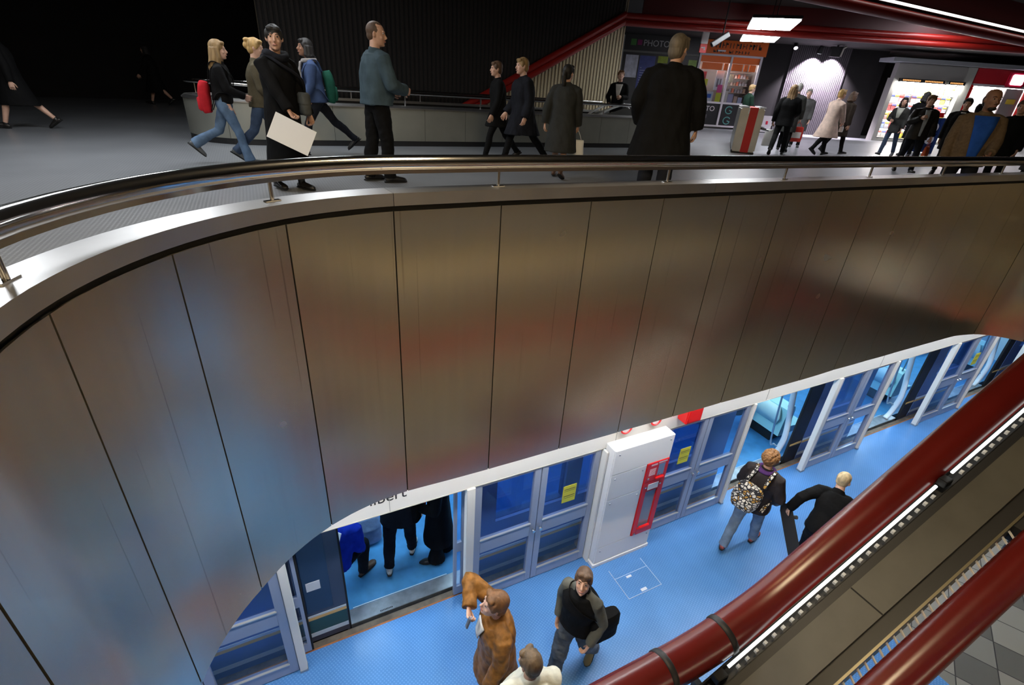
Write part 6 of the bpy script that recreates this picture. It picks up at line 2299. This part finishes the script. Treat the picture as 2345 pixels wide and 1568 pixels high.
for (x, y, h_, hd, hr_, lb, sd_) in ((9.4, 12.0, 1.62, 140, H_BLACK, 'dark-coated person with black hair left of the tweed jacket', 31),
                               (11.5, 14.0, 1.66, 170, H_BLACK, 'person raising a hand to the face behind the tweed jacket', 32),
                               (8.3, 9.4, 1.57, 130, H_BROWN, 'dark-haired person in black right behind the tweed jacket', 33),
                               (7.9, 8.2, 1.60, -170, H_BLACK, 'person in charcoal coat cut by the right edge of view', 34)):
    f = Figure(h_, 1.0, 3, fl=(14, -14), kn=(6, 16), voxel=0.013)
    if sd_ == 32:
        f.arm(0, swing=4).arm(1, wrist=(0.06, 0.17, 0.62))
    else:
        f.arm(0, swing=8, bend=25).arm(1, swing=-8)
    f.body(SKIN, lb)
    f.hair(hr_, 'short', sd_)
    f.top('coat', C_CHAR if sd_ == 34 else C_BLACK, hem=-0.3, loose=0.02)
    if sd_ == 31:
        f.opening('scarf', C_SHIRT, 0.05, 0.36, 0.52)
    f.trousers(C_BLACK)
    f.shoes(LEATHER_BLACK).place(x, y, 0, hd)

# --- platform
f = Figure(1.76, 1.08, 3, fl=(8, -8), kn=(6, 12), head=(-8, -14), voxel=0.008, hs=1.12)
f.arm(1, wrist=(0.13, 0.23, 0.54), pole=(1.0, -0.1, 0.35), curl=70, palm=(-0.6, -0.5, 0.2)).arm(0, swing=6, bend=20, out=12)
f.body(SKIN_PALE, 'person with reddish hair in brown leather jacket talking on a phone')
f.hair(H_CHEST, 'short', 41)
f.top('jacket', C_BROWNL, hem=-0.30, loose=0.028, wrinkle=0.012, wf=24)
f.opening('shirt', C_SHIRT, 0.075, 0.30, 0.475, loose=0.03)
f.trousers(C_BLACKB)
f.shoes(SHOE_BROWN).place(0.06, 2.83, ZP, 108)
A = f.arms[1]
ph = tag(MB().box(-0.022, 0.022, -0.009, 0.009, -0.055, 0.055, 0.006).to('phone', mat('phone_grey', (0.12, 0.14, 0.18), 0.3)), 'grey mobile phone at the ear of the person in brown jacket', 'phone')
ph.location = f.W(A['wr'] + A['d'] * 0.10 + Vector((-0.035, 0.01, 0.01)))
ph.rotation_euler = (R(20), R(10), R(108))

f = Figure(1.72, 0.90, 3, fl=(-14, 14), kn=(20, 8), head=(22, -22), voxel=0.008)
f.arm(1, wrist=(0.20, 0.06, -0.04), curl=40).arm(0, wrist=(-0.22, 0.12, -0.02), curl=55)
f.body(SKIN, 'dark-haired youth in black padded waistcoat with grey sleeves and black bag')
f.brows(H_BROWN)
f.hair(H_BROWN, 'short', 42)
f.top('sweater', fabric('sweater_grey', (0.10, 0.10, 0.085)), hem=-0.04, wrinkle=0.008)
v = Figure.top
arms_keep = f.arms
f.arms = [None, None]
f.top('waistcoat', C_BLACK, hem=-0.02, loose=0.022, wrinkle=0.010)
f.arms = arms_keep
f.trousers(C_CARGO, loose=0.026, wrinkle=0.013)
f.shoes(SHOE_OLIVE).place(0.88, 3.20, ZP, 142)
shoulder_bag(f, 'black shoulder bag on the hip of the youth in waistcoat', C_BLACK, (-0.24, -0.10, 0.06), (0.34, 0.15, 0.36),
             [(-0.25, -0.02, 0.22), (-0.12, 0.14, 0.40), (0.06, 0.13, 0.47), (0.13, 0.0, 0.535), (0.0, -0.15, 0.42), (-0.20, -0.16, 0.22)], rot=65)

f = Figure(1.74, 1.1, 6, head=(20, -6), voxel=0.008)
f.arm(0, swing=8, bend=40).arm(1, swing=8, bend=40)
f.body(SKIN, 'person in cream jacket with thinning brown hair at the lower edge', face=True)
f.hair(hair_mat('brown_thin', (0.13, 0.085, 0.045)), 'short', 43)
f.top('jacket', C_CREAM, hem=-0.1, loose=0.04, wrinkle=0.012)
f.trousers(C_GREY)
f.shoes(SHOE_BROWN).place(0.36, 2.27, ZP, 22)

f = Figure(1.74, 0.96, 2, fl=(-16, 18), kn=(10, 8), head=(-20, -8), voxel=0.008, ab=6)
f.arm(0, wrist=(-0.18, 0.26, 0.08), curl=50).arm(1, wrist=(0.22, 0.16, 0.0), curl=50)
f.body(SKIN, 'curly-haired person in dark jacket and jeans walking towards the train', face=True)
f.hair(H_GINGER, 'curly', 44)
f.top('jacket', fabric('jacket_brownblack', (0.030, 0.024, 0.024), 0.5), hem=-0.10, loose=0.03, wrinkle=0.012)
ring = [f.T((0.095 * math.cos(a), 0.09 * math.sin(a), 0.525)) for a in np.linspace(0, 2 * math.pi, 17)]
link('scarf', fuse(MB().loft(ring, [0.032] * 17, seg=10), 0.010, 3, wrinkle=0.005, wfreq=40), C_PURPLE, f.root, True)
f.trousers(fabric('jeans_light', (0.16, 0.23, 0.33), var=0.35, vscale=7), loose=0.006)
f.shoes(SHOE_RED).place(3.50, 5.12, ZP, -42)
LEO = leopard('leopard', (0.72, 0.68, 0.60), (0.015, 0.015, 0.02), (0.55, 0.30, 0.06), 24)
backpack(f, 'black and white spotted backpack on the curly-haired walker', LEO, loose=0.03, size=(0.36, 0.15, 0.42), zc=0.16, off=-0.07, tilt=0.06)

f = Figure(1.72, 0.98, 26, fl=(14, -14), kn=(12, 20), head=(-22, 0), voxel=0.008)
f.arm(0, wrist=(-0.42, -0.02, 0.06), pole=(-0.5, -0.8, 0.3), curl=80).arm(1, swing=26, bend=30)
f.body(SKIN_PALE, 'pale-blond person in black top bending forward with a skateboard, by the red pipe', face=True)
f.hair(H_PALE, 'cropped', 45)
f.top('sweater', C_BLACK, hem=-0.06, loose=0.014, wrinkle=0.010)
f.trousers(C_BLACKB)
f.shoes(LEATHER_BLACK).place(4.22, 4.70, ZP, -38)
em = MB()
e0 = f.T((-0.255, -0.10, 0.40))
for j in range(2):
    em.ball(f.arms[0]['sh'].lerp(f.arms[0]['el'], 0.55 + 0.14 * j) + Vector((-0.045, -0.045, 0.02)), (0.020, 0.014, 0.016), 8, 5)
em.to('sleeve_badge', SHOE_WHITE, f.root, True)
A = f.arms[0]
hd = f.W(A['wr'] + A['d'] * 0.09)
sk = thing('skateboard', 'black skateboard hanging from the hand of the pale-blond person', 'skateboard', hd)
pts = [(0, 0, 0.10), (0, 0.01, 0.06), (0, 0, 0.0), (0, 0, -0.30), (0, 0, -0.58), (0, 0.012, -0.64), (0, 0.03, -0.69)]
MB().loft(pts, [(0.03, 0.005), (0.085, 0.006), (0.098, 0.006), (0.10, 0.006), (0.098, 0.006), (0.085, 0.006), (0.03, 0.005)], seg=16, side=(1, 0, 0), power=3).to('deck', mat('grip_black', (0.018, 0.018, 0.019), 0.9), sk, True, 50)
for z in (-0.08, -0.50):
    MB().box(-0.06, 0.06, 0.006, 0.045, z - 0.02, z + 0.02, 0.004).to('truck', M_STEEL, sk)
    for x in (-0.085, 0.085):
        MB().loft([(x - 0.016, 0.05, z), (x + 0.016, 0.05, z)], [0.026, 0.026], seg=14).to('wheel', mat('wheel_dark', (0.08, 0.08, 0.08), 0.5), sk)
sk.rotation_euler = (R(-10), R(-38), R(-60))

# --- passengers in the train
ZT = ZP + 0.03
f = Figure(1.78, 1.0, 2, fl=(-8, 12), kn=(8, 6), voxel=0.009, ab=8)
f.arm(0, swing=4).arm(1, swing=4, bend=20)
f.body(SKIN, 'passenger in black with white shoes standing inside the nearest doorway')
f.hair(H_BROWN, 'short', 51)
f.top('jacket', C_BLACKB, hem=-0.12, loose=0.03)
f.trousers(C_BLACKB, loose=0.012, end=0.9)
q = P(0.93, 4.50)
f.shoes(SHOE_WHITE).place(q.x, q.y, ZT, 10)
bg = shoulder_bag(f, 'dark bag with pale lettering mark on the passenger with white shoes', C_BLACK, (0.22, 0.02, 0.02), (0.30, 0.14, 0.30), [(0.22, 0.05, 0.16), (0.1, 0.16, 0.40), (-0.1, 0.05, 0.53), (-0.02, -0.16, 0.36), (0.2, -0.05, 0.16)], rot=70)
mk = MB()
for a, z in ((-0.05, -0.02), (0.0, 0.03), (0.05, -0.03), (0.01, -0.06)):
    mk.box(0.285, 0.30, -0.02 + a - 0.012, -0.02 + a + 0.012, 0.02 + z - 0.03 + f.lift, 0.02 + z + 0.03 + f.lift, rot=Matrix.Rotation(a * 12, 3, 'X'))
mk.to('print', SHOE_WHITE, bg)

f = Figure(1.68, 0.92, 2, fl=(4, -4), kn=(4, 6), voxel=0.009)
f.arm(0, wrist=(-0.12, 0.24, 0.16)).arm(1, wrist=(0.16, 0.22, 0.12))
f.body(SKIN_PALE, 'passenger in long black coat with red scarf at right of nearest doorway')
f.hair(H_BROWN, 'bob', 52)
f.top('coat', C_BLACK, hem=-0.52, flare=0.04, loose=0.015)
f.trousers(C_BLACK, flare=0.045, loose=0.006)
link('scarf', fuse(MB().loft([f.T((0.05, 0.14, 0.5)), f.T((0.08, 0.19, 0.36)), f.T((0.11, 0.20, 0.12)), f.T((0.12, 0.20, -0.10))], [(0.07, 0.03), (0.09, 0.03), (0.09, 0.03), (0.07, 0.02)], seg=12), 0.011, 3, wrinkle=0.004), C_RED, f.root, True)
q = P(1.42, 4.40)
f.shoes(LEATHER_BLACK, pointed=True).place(q.x, q.y, ZT, 95)


def sitter(h_, lean, fl, kn, x, y, heading, label, top_m, leg_m, shoe_m, hair_m, seat_z, seed, arms=((-0.12, 0.34, 0.10), (0.12, 0.34, 0.10))):
    f = Figure(h_, 0.98, lean, fl=fl, kn=kn, toe=(0, 0), voxel=0.010, seated=seat_z, ab=6)
    low = min(min(L['heel'].z, L['toe'].z) for L in f.legs) - 0.004
    f2 = Figure(h_, 0.98, lean, fl=fl, kn=kn, toe=(0, 0), voxel=0.010, seated=seat_z - low, ab=6)
    f2.arm(0, wrist=arms[0]).arm(1, wrist=arms[1])
    f2.body(SKIN, label)
    f2.hair(hair_m, 'short', seed)
    f2.top('jacket', top_m, hem=-0.03, loose=0.03, wrinkle=0.012)
    f2.trousers(leg_m, loose=0.012)
    f2.shoes(shoe_m).place(x, y, ZT, heading)
    return f2


q = P(0.10, 4.38)
f = sitter(1.76, 30, (82, 78), (74, 88), q.x, q.y, -20, 'passenger in bright blue jacket sitting bent forward, left of the nearest doorway', C_ROYAL, C_BLACKB, SHOE_BROWN, H_BROWN, 0.45, 61)
bp_ = MB().box(-0.12, 0.12, -0.006, 0.006, -0.06, 0.06).to('back_patch', M_PAPER, f.root)
bp_.location = f.T((0, -0.168, 0.36))
bp_.rotation_euler = (R(-30), 0, 0)
bx = thing('travel_bag', 'pale blue-grey soft bag beside the seated passenger in bright blue jacket', 'bag', P(0.62, 5.02, ZT), AZ)
me = fuse(MB().loft([(0, 0, 0.01), (0, 0, 0.06), (0, 0, 0.30), (0, 0, 0.46), (0, 0, 0.50)], [(0.14, 0.10), (0.17, 0.13), (0.17, 0.13), (0.13, 0.08), (0.06, 0.03)], seg=18, power=3), 0.011, 4, wrinkle=0.006, wfreq=22)
me.materials.clear()
link('body', me, fabric('bag_paleblue', (0.20, 0.30, 0.50)), bx, True)
MB().tube(smooth_path([(-0.08, 0, 0.47), (-0.05, 0, 0.60), (0.05, 0, 0.60), (0.08, 0, 0.47)], 5), 0.012, 8).to('handle', M_INK, bx, True)

q = P(7.55, 4.95)
sitter(1.72, 8, (86, 84), (84, 92), q.x, q.y, 62, 'passenger in grey-blue jeans seated beyond the second doorway', C_BLACKB, fabric('jeans_train', (0.16, 0.24, 0.38)), SHOE_WHITE, H_BROWN, 0.45, 62)
q = P(11.75, 5.15)
sitter(1.70, 6, (86, 84), (88, 92), q.x, q.y, 62, 'passenger with pale sleeves seated beyond the third doorway', C_SHIRT, C_JEANSD, LEATHER_BLACK, H_BLACK, 0.45, 63)
